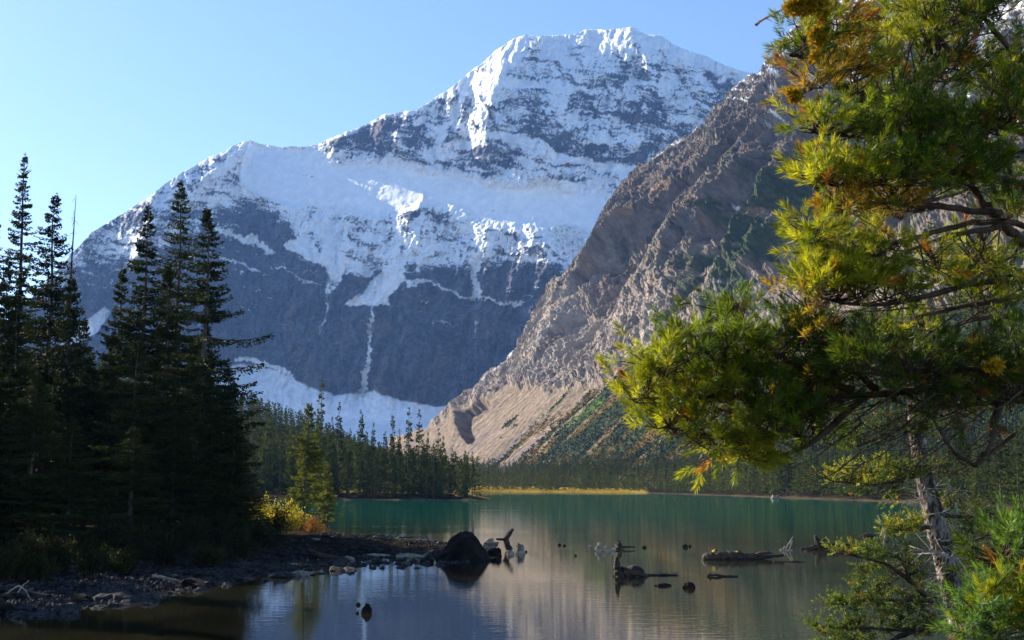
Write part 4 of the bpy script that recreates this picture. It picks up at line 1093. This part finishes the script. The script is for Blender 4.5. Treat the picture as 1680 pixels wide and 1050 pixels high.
def shoots(mb, C_, A_, col, n, length, ndl, hw, seed, lo=25, hi=80, nj=.3):
    """brushes of needles: C_ foot, A_ axis (unit); needles spread round the axis"""
    g = rng(seed); m = len(C_); N = m * n
    A_ = A_ / np.linalg.norm(A_, axis=1)[:, None]
    ref = np.where(np.abs(A_[:, 2:3]) < .9, np.array([[0, 0, 1.]]), np.array([[1., 0, 0]]))
    U = np.cross(A_, ref); U /= np.linalg.norm(U, axis=1)[:, None]; W = np.cross(A_, U)
    i = np.repeat(np.arange(m), n); t = g.uniform(0, 1, N); th = g.uniform(0, 2 * pi, N)
    ang = np.radians(hi + (lo - hi) * t + g.normal(0, 8, N))
    rad = U[i] * np.cos(th)[:, None] + W[i] * np.sin(th)[:, None]
    d = A_[i] * np.cos(ang)[:, None] + rad * np.sin(ang)[:, None]
    d *= (ndl * g.uniform(1 - nj, 1 + nj * .5, N))[:, None]
    P = C_[i] + A_[i] * (t * length)[:, None]
    c = col[i] * g.uniform(.75, 1.25, (N, 1)) * g.uniform(.6, 1.3, (m, 1))[i]
    kites(mb, P, d, hw, side=A_[i] * .3 + g.normal(0, .3, (N, 3)), c=np.clip(c, .003, .8), seed=seed)

def px_at(p3):     # photo pixel of a point
    a = p3[..., 0]; y = p3[..., 1]; z = p3[..., 2] - CAM_H
    f_ = y * cos(TILT) + z * sin(TILT); u_ = -y * sin(TILT) + z * cos(TILT)
    return 840 + FPX * a / f_, 525 - FPX * u_ / f_

def spray(root, name, limbs, blobs, seed, kind, wood_mat, ndl_mat, twig_r, out_bias=(0, 0, .35)):
    """limbs: [(pixel points with distance), (radii m)]; blobs: (px, py, rx, ry, distance, spread, count, palette)
    grows curved twigs from the nearest limb to every shoot"""
    g = rng(seed); wd = MB(); nd = MB(); LP = []
    for pts, rad in limbs:
        P = np.array([at(*q_) for q_ in pts]); t = np.linspace(0, 1, len(P)); tt = np.linspace(0, 1, len(P) * 5)
        P2 = np.stack([np.interp(tt, t, P[:, i]) for i in range(3)], -1)
        for _ in range(4): P2[1:-1] = P2[:-2] * .25 + P2[1:-1] * .5 + P2[2:] * .25
        r2 = np.interp(tt, np.linspace(0, 1, len(rad)), rad); P2[1:-1] += g.normal(0, .25, P2[1:-1].shape) * r2[1:-1, None]
        tube(wd, P2, r2, 7, wob=.12, seed=seed); LP.append(P2)
    LPa = np.concatenate(LP)
    for px, py, rx, ry, Y, sp, cnt, pal in blobs:
        # secondary twigs, each carrying several shoots
        per = 5 if kind == 'pine' else 9
        if kind == 'pine': rx = max(8, rx - 16); ry = max(8, ry - 14); cnt = cnt * .56 + 3; cnt = int(cnt)
        k2 = max(1, cnt // per)
        for k in range(k2):
            a = g.uniform(0, 2 * pi); r_ = g.uniform(0, 1) ** .5
            T = at(px + rx * r_ * cos(a), py + ry * r_ * sin(a), Y + g.uniform(-sp, sp))
            dd = np.linalg.norm((LPa - T) * [1, .8, 1], axis=1) + .12 * g.random(len(LPa)); B = LPa[np.argmin(dd)]
            v = T - B; L = np.linalg.norm(v) + 1e-6
            if L > (.55 if kind == 'pine' else 1.2): B = T - v / L * (.45 if kind == 'pine' else 1.0); v = T - B; L = np.linalg.norm(v)
            mid = B + v * .55 - np.array([0, 0, .14 * L]); q_ = np.linspace(0, 1, 6)[:, None]
            C1 = (1 - q_) ** 2 * B + 2 * q_ * (1 - q_) * mid + q_ ** 2 * T
            tube(wd, C1, np.linspace(twig_r, twig_r * .45, 6), 5, cap=False)
            tip = C1[-1] - C1[-2]; tip /= np.linalg.norm(tip)
            Cs, As, Ks = [], [], []
            for s_ in range(per):
                if kind == 'pine':
                    f_ = 1 - .14 * s_ * g.uniform(.6, 1.3); base_ = B + (T - B) * max(f_, .1)
                    side = g.normal(0, 1, 3); side[2] = side[2] * .6 + .25; side /= np.linalg.norm(side)
                    ax = tip * (1.2 if s_ == 0 else .65) + side * (.25 if s_ == 0 else .75) + np.array(out_bias); ax /= np.linalg.norm(ax)
                    foot = C1[-1] if s_ == 0 else C1[max(0, 5 - (s_ + 1) // 2)]
                    l_ = g.uniform(.02, .10) if s_ else .02; e_ = foot + ax * l_
                    if s_: tube(wd, [foot, e_], [twig_r * .6, twig_r * .5], 4, cap=False)
                else:
                    f_ = g.uniform(.25, 1); foot = (1 - f_) ** 2 * B + 2 * f_ * (1 - f_) * mid + f_ ** 2 * T
                    side = g.normal(0, 1, 3); side[2] *= .35; side /= np.linalg.norm(side); ax = tip * .8 + side + np.array(out_bias); ax /= np.linalg.norm(ax)
                    l_ = g.uniform(.0, .16); e_ = foot + ax * l_; tube(wd, [foot, e_], [twig_r * .5, twig_r * .35], 4, cap=False)
                    Cs.append(foot + ax * l_ * .2); As.append(ax); Ks.append(pal)
                Cs.append(e_); As.append(ax); Ks.append(pal)
            Cs = np.array(Cs); As = np.array(As); m = len(Cs)
            h = g.random((m, 1)); base = np.array(PAL[pal][0]) * (1 - h) + np.array(PAL[pal][1]) * h
            od = g.random(m) < PAL[pal][2]; base[od] = np.array(ODD[int(g.integers(0, len(ODD)))])
            if kind == 'pine': shoots(nd, Cs, As, base, 52, .048, .035, .00125, seed * 7 + k + int(px), 14, 58)
            else: shoots(nd, Cs, As, base, 20, .075, .030, .0048, seed * 7 + k + int(px), 30, 75)
    w = wd.obj(name, wood_mat, root, smooth=True); nn = nd.obj('needles', ndl_mat, w)
    return w
PAL = {'g': ((.03, .07, .010), (.13, .18, .016), .03), 'y': ((.07, .12, .010), (.32, .33, .025), .04), 'd': ((.022, .05, .010), (.07, .10, .012), .05), 'o': ((.16, .14, .015), (.30, .18, .02), .14), 'b': ((.05, .12, .035), (.11, .19, .04), .02)}  # dark palette paints the boughs' inner shade, yellow one their sunlit highlights
ODD = [(.26, .10, .02), (.30, .16, .03), (.18, .07, .02), (.30, .22, .03)]

# ---- fir: leaning trunk in the lower right
FY = 16.0
froot_p = at(1577, 1004, FY); fz = float(ground_z(np.array([froot_p[0]]), np.array([FY]), False)[0][0])
fir = empty('fir_tree', (0, 0, 0), 0, 'leaning scaly barked fir by the lake with its trunk showing under the pine boughs', 'fir')
tp = [(1584, 1060), (1577, 1010), (1562, 965), (1552, 920), (1538, 870), (1524, 815), (1512, 765), (1504, 710), (1499, 620), (1492, 480), (1483, 330), (1474, 150), (1468, -20), (1465, -120)]
tw = [24, 21, 18.5, 17.5, 16.5, 15, 13.5, 12.5, 11.5, 9.5, 7.5, 5.2, 3, 1]
P = np.array([at(a, b, FY) for a, b in tp]); P = np.vstack([[P[0, 0] + .05, P[0, 1], fz - .3], P])
Rr = np.array([27] + tw) * FY / FPX; t = np.linspace(0, 1, len(P)); tt = np.linspace(0, 1, 160)
P2 = np.stack([np.interp(tt, t, P[:, i]) for i in range(3)], -1)
for _ in range(6): P2[1:-1] = P2[:-2] * .25 + P2[1:-1] * .5 + P2[2:] * .25
mb = MB(); tube(mb, P2, np.interp(tt, t, Rr), 28, wob=.085, seed=4); mb.obj('trunk', M_firbark, fir)
F = FY
def fl(*pts, r=(.04, .012)): return ([(a, b, F + (c[0] if c else 0)) for a, b, *c in pts], r)
spray(fir, 'branch', [fl((1512, 775), (1470, 790, -.4), (1420, 795, -.7), (1370, 790, -1)), fl((1508, 765), (1450, 775, -.3), (1400, 775, -.5))],
      [(1400, 780, 48, 16, F - .8, .5, 150, 'y'), (1450, 768, 50, 18, F - .5, .5, 170, 'y'), (1500, 765, 45, 14, F - .5, .4, 130, 'g'), (1560, 772, 40, 16, F, .5, 60, 'd'), (1430, 805, 45, 14, F - .3, .4, 70, 'd'), (1455, 832, 14, 8, F - .4, .2, 14, 'y')], 11, 'fir', M_twig, M_fir, .006)
spray(fir, 'branch', [fl((1535, 862), (1500, 868, -.3), (1455, 868, -.6))], [(1490, 860, 38, 13, F - .5, .4, 120, 'y'), (1460, 870, 22, 8, F - .5, .3, 40, 'y')], 12, 'fir', M_twig, M_fir, .006)
spray(fir, 'branch', [fl((1560, 1000), (1520, 985, -.5), (1490, 950, -.8), (1455, 925, -1), (1410, 912, -1.2), (1370, 908, -1.3)), fl((1490, 950, -.8), (1480, 915, -.8), (1445, 905, -.8)), fl((1520, 985, -.5), (1460, 985, -.7), (1400, 985, -1))],
      [(1385, 908, 24, 14, F - 1.2, .3, 50, 'y'), (1430, 912, 34, 20, F - 1, .4, 110, 'g'), (1480, 915, 26, 22, F - .8, .4, 70, 'd'), (1425, 948, 28, 22, F - 1, .4, 110, 'g'), (1480, 950, 36, 22, F - .7, .4, 90, 'd'),
       (1380, 985, 50, 16, F - 1, .5, 150, 'g'), (1440, 990, 50, 22, F - .8, .5, 150, 'g'), (1510, 985, 40, 22, F - .6, .5, 110, 'd')], 13, 'fir', M_twig, M_fir, .007)
spray(fir, 'branch', [fl((1575, 1030), (1500, 1035, -.6), (1420, 1030, -1), (1340, 1030, -1.2)), fl((1500, 1035, -.6), (1440, 1060, -1), (1360, 1065, -1))],
      [(1360, 1030, 38, 20, F - 1.2, .4, 120, 'g'), (1430, 1030, 50, 24, F - 1, .5, 160, 'g'), (1500, 1025, 50, 26, F - .8, .5, 130, 'd'), (1400, 1060, 70, 20, F - 1, .5, 150, 'g')], 14, 'fir', M_twig, M_fir, .007)
spray(fir, 'branch', [fl((1532, 840), (1575, 850, .2), (1620, 845, .3), (1670, 835, .4)), fl((1545, 890), (1590, 890, .2), (1640, 870, .3))],
      [(1585, 832, 34, 24, F + .2, .4, 80, 'd'), (1600, 860, 50, 24, F + .3, .5, 110, 'd'), (1640, 850, 36, 30, F + .3, .5, 80, 'd'), (1560, 820, 26, 12, F + .2, .3, 26, 'y'), (1585, 890, 40, 12, F + .3, .4, 30, 'd')], 15, 'fir', M_twig, M_fir, .006)
spray(fir, 'branch', [fl((1500, 640), (1420, 600, -.3), (1350, 560, -.5), (1320, 545, -.6)), fl((1496, 560), (1420, 540, -.3), (1360, 530, -.5)), fl((1500, 690), (1440, 720, -.3), (1380, 740, -.5)), fl((1500, 660), (1570, 640, .3), (1660, 600, .5))],
      [(1380, 560, 60, 28, F - .5, .5, 260, 'g'), (1330, 548, 30, 18, F - .6, .3, 80, 'y'), (1440, 560, 50, 40, F - .2, .5, 180, 'd'), (1440, 690, 70, 50, F - .3, .5, 260, 'd'), (1390, 730, 30, 20, F - .5, .3, 40, 'g'), (1600, 620, 80, 60, F + .3, .5, 260, 'd'), (1540, 680, 60, 50, F, .5, 200, 'd')], 16, 'fir', M_twig, M_fir, .006)
spray(fir, 'branch', [fl((1484, 360), (1420, 330, -.2), (1350, 290, -.4), (1330, 265, -.5)), fl((1484, 340), (1560, 320, .3), (1660, 290, .5)), fl((1490, 450), (1570, 470, .3), (1660, 500, .4))],
      [(1350, 272, 34, 20, F - .4, .3, 70, 'g'), (1440, 330, 60, 40, F - .2, .4, 200, 'g'), (1640, 300, 60, 50, F + .4, .4, 240, 'g'), (1600, 420, 90, 50, F + .3, .4, 240, 'd'), (1560, 500, 80, 40, F + .3, .5, 160, 'd')], 17, 'fir', M_twig, M_fir, .006)
spray(fir, 'branch', [fl((1476, 180), (1430, 150, -.2), (1380, 110, -.3)), fl((1470, 60), (1430, 40, -.1), (1390, 20, -.2)), fl((1474, 120), (1520, 90, .2), (1560, 60, .3))],
      [(1440, 70, 46, 60, F - .1, .3, 330, 'd'), (1400, 50, 30, 40, F - .2, .3, 120, 'd'), (1440, 170, 50, 40, F - .1, .4, 160, 'd'), (1520, 100, 40, 40, F + .1, .4, 140, 'd')], 18, 'fir', M_twig, M_fir, .006)
# bare twigs on the trunk
g = rng(55)
def bare(owner, pts, Y, r0, subs=6, seed=0, sl=.25):
    mb = MB()
    g = rng(seed); P = np.array([at(a, b, Y + (c[0] if c else 0)) for a, b, *c in pts]); t = np.linspace(0, 1, len(P)); tt = np.linspace(0, 1, len(P) * 3); P2 = np.stack([np.interp(tt, t, P[:, i]) for i in range(3)], -1)
    P2[1:] += g.normal(0, .3, P2[1:].shape) * r0; tube(mb, P2, np.linspace(r0, r0 * .25, len(P2)), 5, cap=False)
    for k in range(subs):
        i = int(g.integers(1, len(P2) - 1)); d = P2[min(i + 1, len(P2) - 1)] - P2[i - 1]; d /= np.linalg.norm(d); s = g.normal(0, 1, 3); s -= d * (s @ d); s /= np.linalg.norm(s); l = sl * g.uniform(.4, 1.2)
        tube(mb, [P2[i], P2[i] + (d * .5 + s * .6) * l * .5, P2[i] + (d * .7 + s) * l], [r0 * .45, r0 * .3, r0 * .1], 4, cap=False)
    mb.obj('bare_twig', M_greytwig if (owner is fir or seed < 4) else M_twig, owner)
bare(fir, [(1555, 912), (1535, 906), (1515, 903), (1490, 904), (1466, 908)], F - .3, .028, 9, 1, .35)
bare(fir, [(1530, 900), (1510, 910), (1495, 925), (1480, 935)], F - .3, .014, 6, 2)
bare(fir, [(1545, 955), (1520, 965), (1505, 975), (1480, 985)], F - .4, .012, 7, 3)
bare(fir, [(1440, 845), (1448, 862), (1455, 876), (1462, 880)], F - .8, .012, 6, 4)
bare(fir, [(1560, 880), (1600, 905), (1640, 925)], F + .2, .012, 9, 6)
bare(fir, [(1550, 930), (1590, 935), (1630, 960)], F + .2, .010, 8, 7)
for k in range(42):
    b = g.uniform(760, 1000); i = np.interp(b, [765, 870, 1004], [1512, 1538, 1577]); s_ = -1 if g.random() < .55 else 1; l = g.uniform(18, 70)
    bare(fir, [(i, b), (i + s_ * l * .5, b + g.uniform(-8, 14)), (i + s_ * l, b + g.uniform(-16, 24))], F + g.uniform(-.5, .3), .0065, 4, 100 + k, .22)

# ---- pine: its trunk stands just beyond the right edge, boughs fill the right of the view
pine = empty('pine_tree', (0, 0, 0), 0, 'near pine with long tufted yellow green boughs filling the right side of the view', 'pine')
PT = 3.75
mb = MB(); b0 = at(1790, 1100, PT); z0_ = float(ground_z(np.array([b0[0]]), np.array([PT]), False)[0][0])
P = np.array([[b0[0] + .05, PT, min(z0_, 1.5) - .3], at(1795, 1050, PT), at(1775, 800, PT), at(1782, 500, PT), at(1765, 250, PT), at(1775, 0, PT), at(1770, -400, PT)])
t = np.linspace(0, 1, len(P)); tt = np.linspace(0, 1, 60); P2 = np.stack([np.interp(tt, t, P[:, i]) for i in range(3)], -1)
tube(mb, P2, np.interp(tt, [0, 1], [.11, .05]), 18, wob=.07, seed=8); mb.obj('trunk', M_firbark, pine)
def pl(*pts, r=(.012, .004)): return (list(pts), r)
B = 3.6
spray(pine, 'branch', [pl((1775, 120, 3.8), (1640, 110, 3.7), (1540, 80, 3.6), (1500, -40, 3.6), r=(.014, .008)), pl((1540, 80, 3.6), (1530, 10, 3.5), (1540, -60, 3.5)), pl((1690, 110, 3.7), (1610, 30, 3.6), (1600, -60, 3.6)), pl((1560, 95, 3.6), (1480, 140, 3.5), (1440, 180, 3.4))],
      [(1510, 40, 80, 60, B, .3, 300, 'y'), (1610, 20, 60, 50, B, .3, 150, 'g'), (1560, 120, 60, 40, B, .3, 120, 'd'), (1450, 140, 50, 40, B, .3, 90, 'g'), (1660, 70, 40, 30, B, .3, 30, 'd')], 31, 'pine', M_twig, M_pine, .0035)
spray(pine, 'branch', [pl((1420, 165, 3.5), (1385, 150, 3.4), (1360, 118, 3.35), (1355, 60, 3.3), (1362, -20, 3.3), r=(.012, .016, .012)), pl((1500, 190, 3.6), (1450, 180, 3.5), (1420, 160, 3.5), (1400, 150, 3.45), r=(.016, .013)), pl((1360, 118, 3.35), (1320, 95, 3.25), (1295, 90, 3.2), r=(.008, .004)), pl((1360, 110, 3.3), (1340, 140, 3.2), (1310, 155, 3.2), r=(.007, .004))],
      [(1330, 50, 34, 40, 3.25, .15, 60, 'y'), (1310, 90, 38, 22, 3.25, .15, 45, 'g'), (1350, 140, 40, 26, 3.3, .15, 60, 'o'), (1390, 125, 34, 22, 3.35, .15, 45, 'o'), (1420, 110, 40, 40, 3.4, .2, 70, 'y'), (1380, 60, 30, 40, 3.4, .2, 60, 'o')], 32, 'pine', M_twig, M_pine, .0035)
spray(pine, 'branch', [pl((1775, 230, 3.8), (1680, 215, 3.7), (1600, 180, 3.5), (1520, 175, 3.4)), pl((1640, 200, 3.6), (1560, 260, 3.4), (1500, 260, 3.3)), pl((1500, 190, 3.6), (1440, 205, 3.4), (1360, 220, 3.3), (1330, 215, 3.25)), pl((1500, 190, 3.6), (1600, 200, 3.6), (1720, 230, 3.8))],
      [(1350, 218, 42, 24, 3.3, .15, 80, 'y'), (1420, 215, 50, 30, 3.4, .2, 120, 'g'), (1500, 190, 60, 40, 3.4, .2, 160, 'g'), (1560, 230, 80, 50, 3.5, .25, 300, 'g'), (1650, 190, 50, 70, 3.6, .25, 220, 'g'), (1650, 120, 40, 30, 3.6, .2, 60, 'y')], 33, 'pine', M_twig, M_pine, .0035)
spray(pine, 'branch', [pl((1780, 330, 3.8), (1640, 290, 3.5), (1540, 280, 3.4), (1440, 300, 3.3), (1340, 300, 3.2)), pl((1640, 350, 3.6), (1540, 340, 3.45), (1450, 330, 3.35), (1380, 345, 3.3), (1330, 300, 3.2))],
      [(1345, 300, 42, 22, 3.2, .15, 90, 'y'), (1410, 300, 60, 32, 3.3, .2, 180, 'y'), (1500, 285, 70, 36, 3.35, .2, 200, 'g'), (1390, 345, 46, 26, 3.3, .15, 110, 'o'), (1600, 290, 80, 40, 3.5, .2, 220, 'g'), (1470, 345, 50, 24, 3.4, .2, 80, 'o')], 34, 'pine', M_twig, M_pine, .0035)
spray(pine, 'branch', [pl((1785, 400, 3.8), (1640, 358, 3.6), (1560, 375, 3.5), (1480, 395, 3.4), (1400, 410, 3.3), (1330, 385, 3.2)), pl((1640, 370, 3.6), (1560, 385, 3.5), (1470, 420, 3.4)), pl((1590, 300, 3.6), (1610, 330, 3.6), (1640, 365, 3.6), (1680, 400, 3.7), r=(.012, .018))],
      [(1335, 395, 30, 20, 3.2, .1, 50, 'y'), (1370, 425, 56, 32, 3.3, .15, 170, 'y'), (1440, 420, 50, 30, 3.4, .2, 110, 'y'), (1620, 440, 70, 40, 3.6, .2, 180, 'y'), (1540, 440, 40, 26, 3.5, .2, 60, 'y'), (1660, 340, 40, 30, 3.6, .2, 50, 'g')], 35, 'pine', M_twig, M_pine, .0035)
spray(pine, 'branch', [pl((1785, 470, 3.8), (1640, 455, 3.6), (1540, 480, 3.5), (1460, 500, 3.4), (1390, 500, 3.3), (1320, 480, 3.2)), pl((1700, 480, 3.7), (1600, 500, 3.6), (1500, 520, 3.5)), pl((1690, 520, 3.7), (1600, 520, 3.6), (1520, 560, 3.5))],
      [(1345, 470, 46, 26, 3.2, .12, 120, 'y'), (1400, 475, 50, 28, 3.3, .2, 130, 'y'), (1470, 480, 50, 26, 3.4, .2, 70, 'g'), (1500, 545, 50, 26, 3.5, .2, 60, 'y'), (1640, 500, 50, 30, 3.6, .2, 50, 'g'), (1320, 510, 16, 16, 3.2, .1, 14, 'o')], 36, 'pine', M_twig, M_pine, .0035)
spray(pine, 'branch', [pl((1785, 640, 3.5), (1650, 640, 3.3), (1500, 640, 3.40), (1380, 650, 3.35), (1260, 655, 3.28), (1150, 650, 3.23), (1040, 655, 3.20), r=(.014, .010, .004)), pl((1400, 640, 3.35), (1300, 600, 3.30), (1215, 530, 3.25), (1205, 500, 3.25)), pl((1260, 655, 3.28), (1180, 600, 3.25), (1130, 545, 3.23)), pl((1380, 655, 3.35), (1280, 700, 3.30), (1180, 720, 3.25), (1090, 700, 3.20)), pl((1420, 650, 3.35), (1330, 730, 3.33), (1240, 765, 3.30)), pl((1440, 640, 3.40), (1360, 570, 3.35), (1310, 530, 3.30)), pl((1140, 650, 3.23), (1080, 610, 3.20), (1060, 580, 3.20))],
      [(1050, 652, 38, 18, 3.20, .1, 50, 'y'), (1080, 610, 36, 34, 3.20, .12, 90, 'y'), (1130, 580, 40, 40, 3.23, .15, 110, 'g'), (1195, 540, 38, 44, 3.25, .15, 110, 'g'), (1160, 640, 60, 40, 3.25, .15, 170, 'y'), (1110, 700, 60, 34, 3.23, .12, 150, 'y'),
       (1190, 735, 60, 30, 3.25, .12, 150, 'y'), (1250, 600, 60, 60, 3.28, .2, 220, 'g'), (1270, 690, 70, 50, 3.28, .2, 240, 'g'), (1250, 752, 50, 14, 3.3, .12, 40, 'y'), (1320, 560, 50, 50, 3.33, .2, 150, 'd'), (1350, 640, 60, 60, 3.35, .2, 220, 'd'), (1330, 720, 40, 40, 3.33, .15, 60, 'g')], 37, 'pine', M_twig, M_pine, .003)
spray(pine, 'branch', [pl((1785, 600, 3.6), (1660, 600, 3.4), (1540, 610, 3.2), (1440, 600, 3.1)), pl((1785, 650, 3.5), (1620, 660, 3.3), (1500, 670, 3.2)), pl((1640, 660, 3.3), (1620, 740, 3.25), (1600, 765, 3.2), r=(.012, .006)), pl((1600, 765, 3.2), (1560, 740, 3.2), (1540, 700, 3.2), r=(.006, .004))],
      [(1420, 600, 50, 40, 3.1, .2, 130, 'd'), (1500, 620, 60, 40, 3.2, .2, 170, 'd'), (1600, 620, 70, 44, 3.3, .2, 210, 'd'), (1660, 640, 40, 50, 3.4, .2, 120, 'd'), (1560, 680, 60, 24, 3.3, .2, 70, 'd'), (1660, 560, 40, 30, 3.5, .2, 50, 'g')], 38, 'pine', M_twig, M_pine, .003)
spray(pine, 'branch', [pl((1790, 960, 3.7), (1700, 930, 3.6), (1620, 900, 3.5)), pl((1790, 1040, 3.7), (1680, 1030, 3.5), (1580, 1010, 3.4), (1550, 1000, 3.4)), pl((1790, 1000, 3.7), (1700, 980, 3.5), (1640, 950, 3.5))],
      [(1665, 900, 34, 34, 3.5, .15, 90, 'b'), (1632, 925, 30, 24, 3.5, .12, 60, 'd'), (1670, 950, 34, 30, 3.5, .15, 90, 'b'), (1615, 1010, 52, 24, 3.4, .15, 110, 'b'), (1665, 1010, 44, 34, 3.45, .15, 140, 'y'), (1610, 1045, 64, 18, 3.4, .15, 110, 'b'), (1678, 858, 18, 18, 3.5, .1, 20, 'b')], 39, 'pine', M_twig, M_pine, .0035)
# bare and grey twigs
g = rng(66)
bare(pine, [(1240, 41), (1252, 32), (1270, 22), (1292, 14), (1310, 2), (1330, -20)], 3.25, .005, 2, 1, .03)
bare(pine, [(1780, 190, 0), (1690, 240), (1640, 265), (1590, 285)], 3.5, .013, 3, 2, .08)
bare(pine, [(1345, 0), (1338, 25), (1328, 55)], 3.25, .006, 1, 3, .03)
for k in range(56):
    x = g.uniform(1330, 1680); y = g.uniform(470, 660); l = g.uniform(60, 170); s_ = g.uniform(-.15, .5)
    bare(pine, [(x + l * .6, y - l * s_ * .6), (x + l * .2, y + 6), (x - l * .4, y + l * s_ * .3 + 8)], 3.5 + g.uniform(-.3, .3), .0035, 6, 200 + k, .10)
for k in range(32):
    x = g.uniform(1330, 1660); y = g.uniform(660, 780); l = g.uniform(40, 130)
    bare(pine, [(x + l * .5, y - l * .4), (x, y), (x - l * .6, y + l * .25)], 3.2 + g.uniform(-.3, .3), .003, 6, 300 + k, .08)
# mustard lichen
mb = MB()
for (px, py, rx, ry, n_) in [(1312, 12, 26, 12, 700), (1332, 5, 18, 10, 400), (1342, 60, 14, 12, 420), (1350, 20, 5, 24, 200), (1303, 157, 10, 9, 260), (1337, 92, 7, 6, 120), (1630, 600, 14, 10, 200)]:
    n_ = n_ * 3; a = g.uniform(0, 2 * pi, n_); r_ = g.uniform(0, 1, n_) ** .5
    Pp = np.stack(at(px + rx * r_ * np.cos(a), py + ry * r_ * np.sin(a), 3.08 + g.uniform(-.02, .02, n_)), -1); d = g.normal(0, .008, (n_, 3))
    kites(mb, Pp, d, .0035, seed=int(px))
mb.obj('lichen', M_lichen, pine)
# ================================================================ HAZE
bpy.ops.mesh.primitive_cube_add(size=1)
hz = bpy.context.object; hz.name = 'haze'; hz.data.name = 'haze'
hz.scale = (6600, 6600, 2250); hz.location = (0, 3100, 1100)
hz['kind'] = 'stuff'; hz['label'] = 'thin blue mountain haze filling the valley air'; hz['category'] = 'haze'
m, n, new, link = nt('haze_air')
out = new('ShaderNodeOutputMaterial'); pv = new('ShaderNodeVolumePrincipled')
pv.inputs['Color'].default_value = (.22, .45, 1.0, 1); pv.inputs['Density'].default_value = 0.00005; pv.inputs['Anisotropy'].default_value = 0.1
link(pv.outputs[0], out.inputs['Volume']); hz.data.materials.append(m)
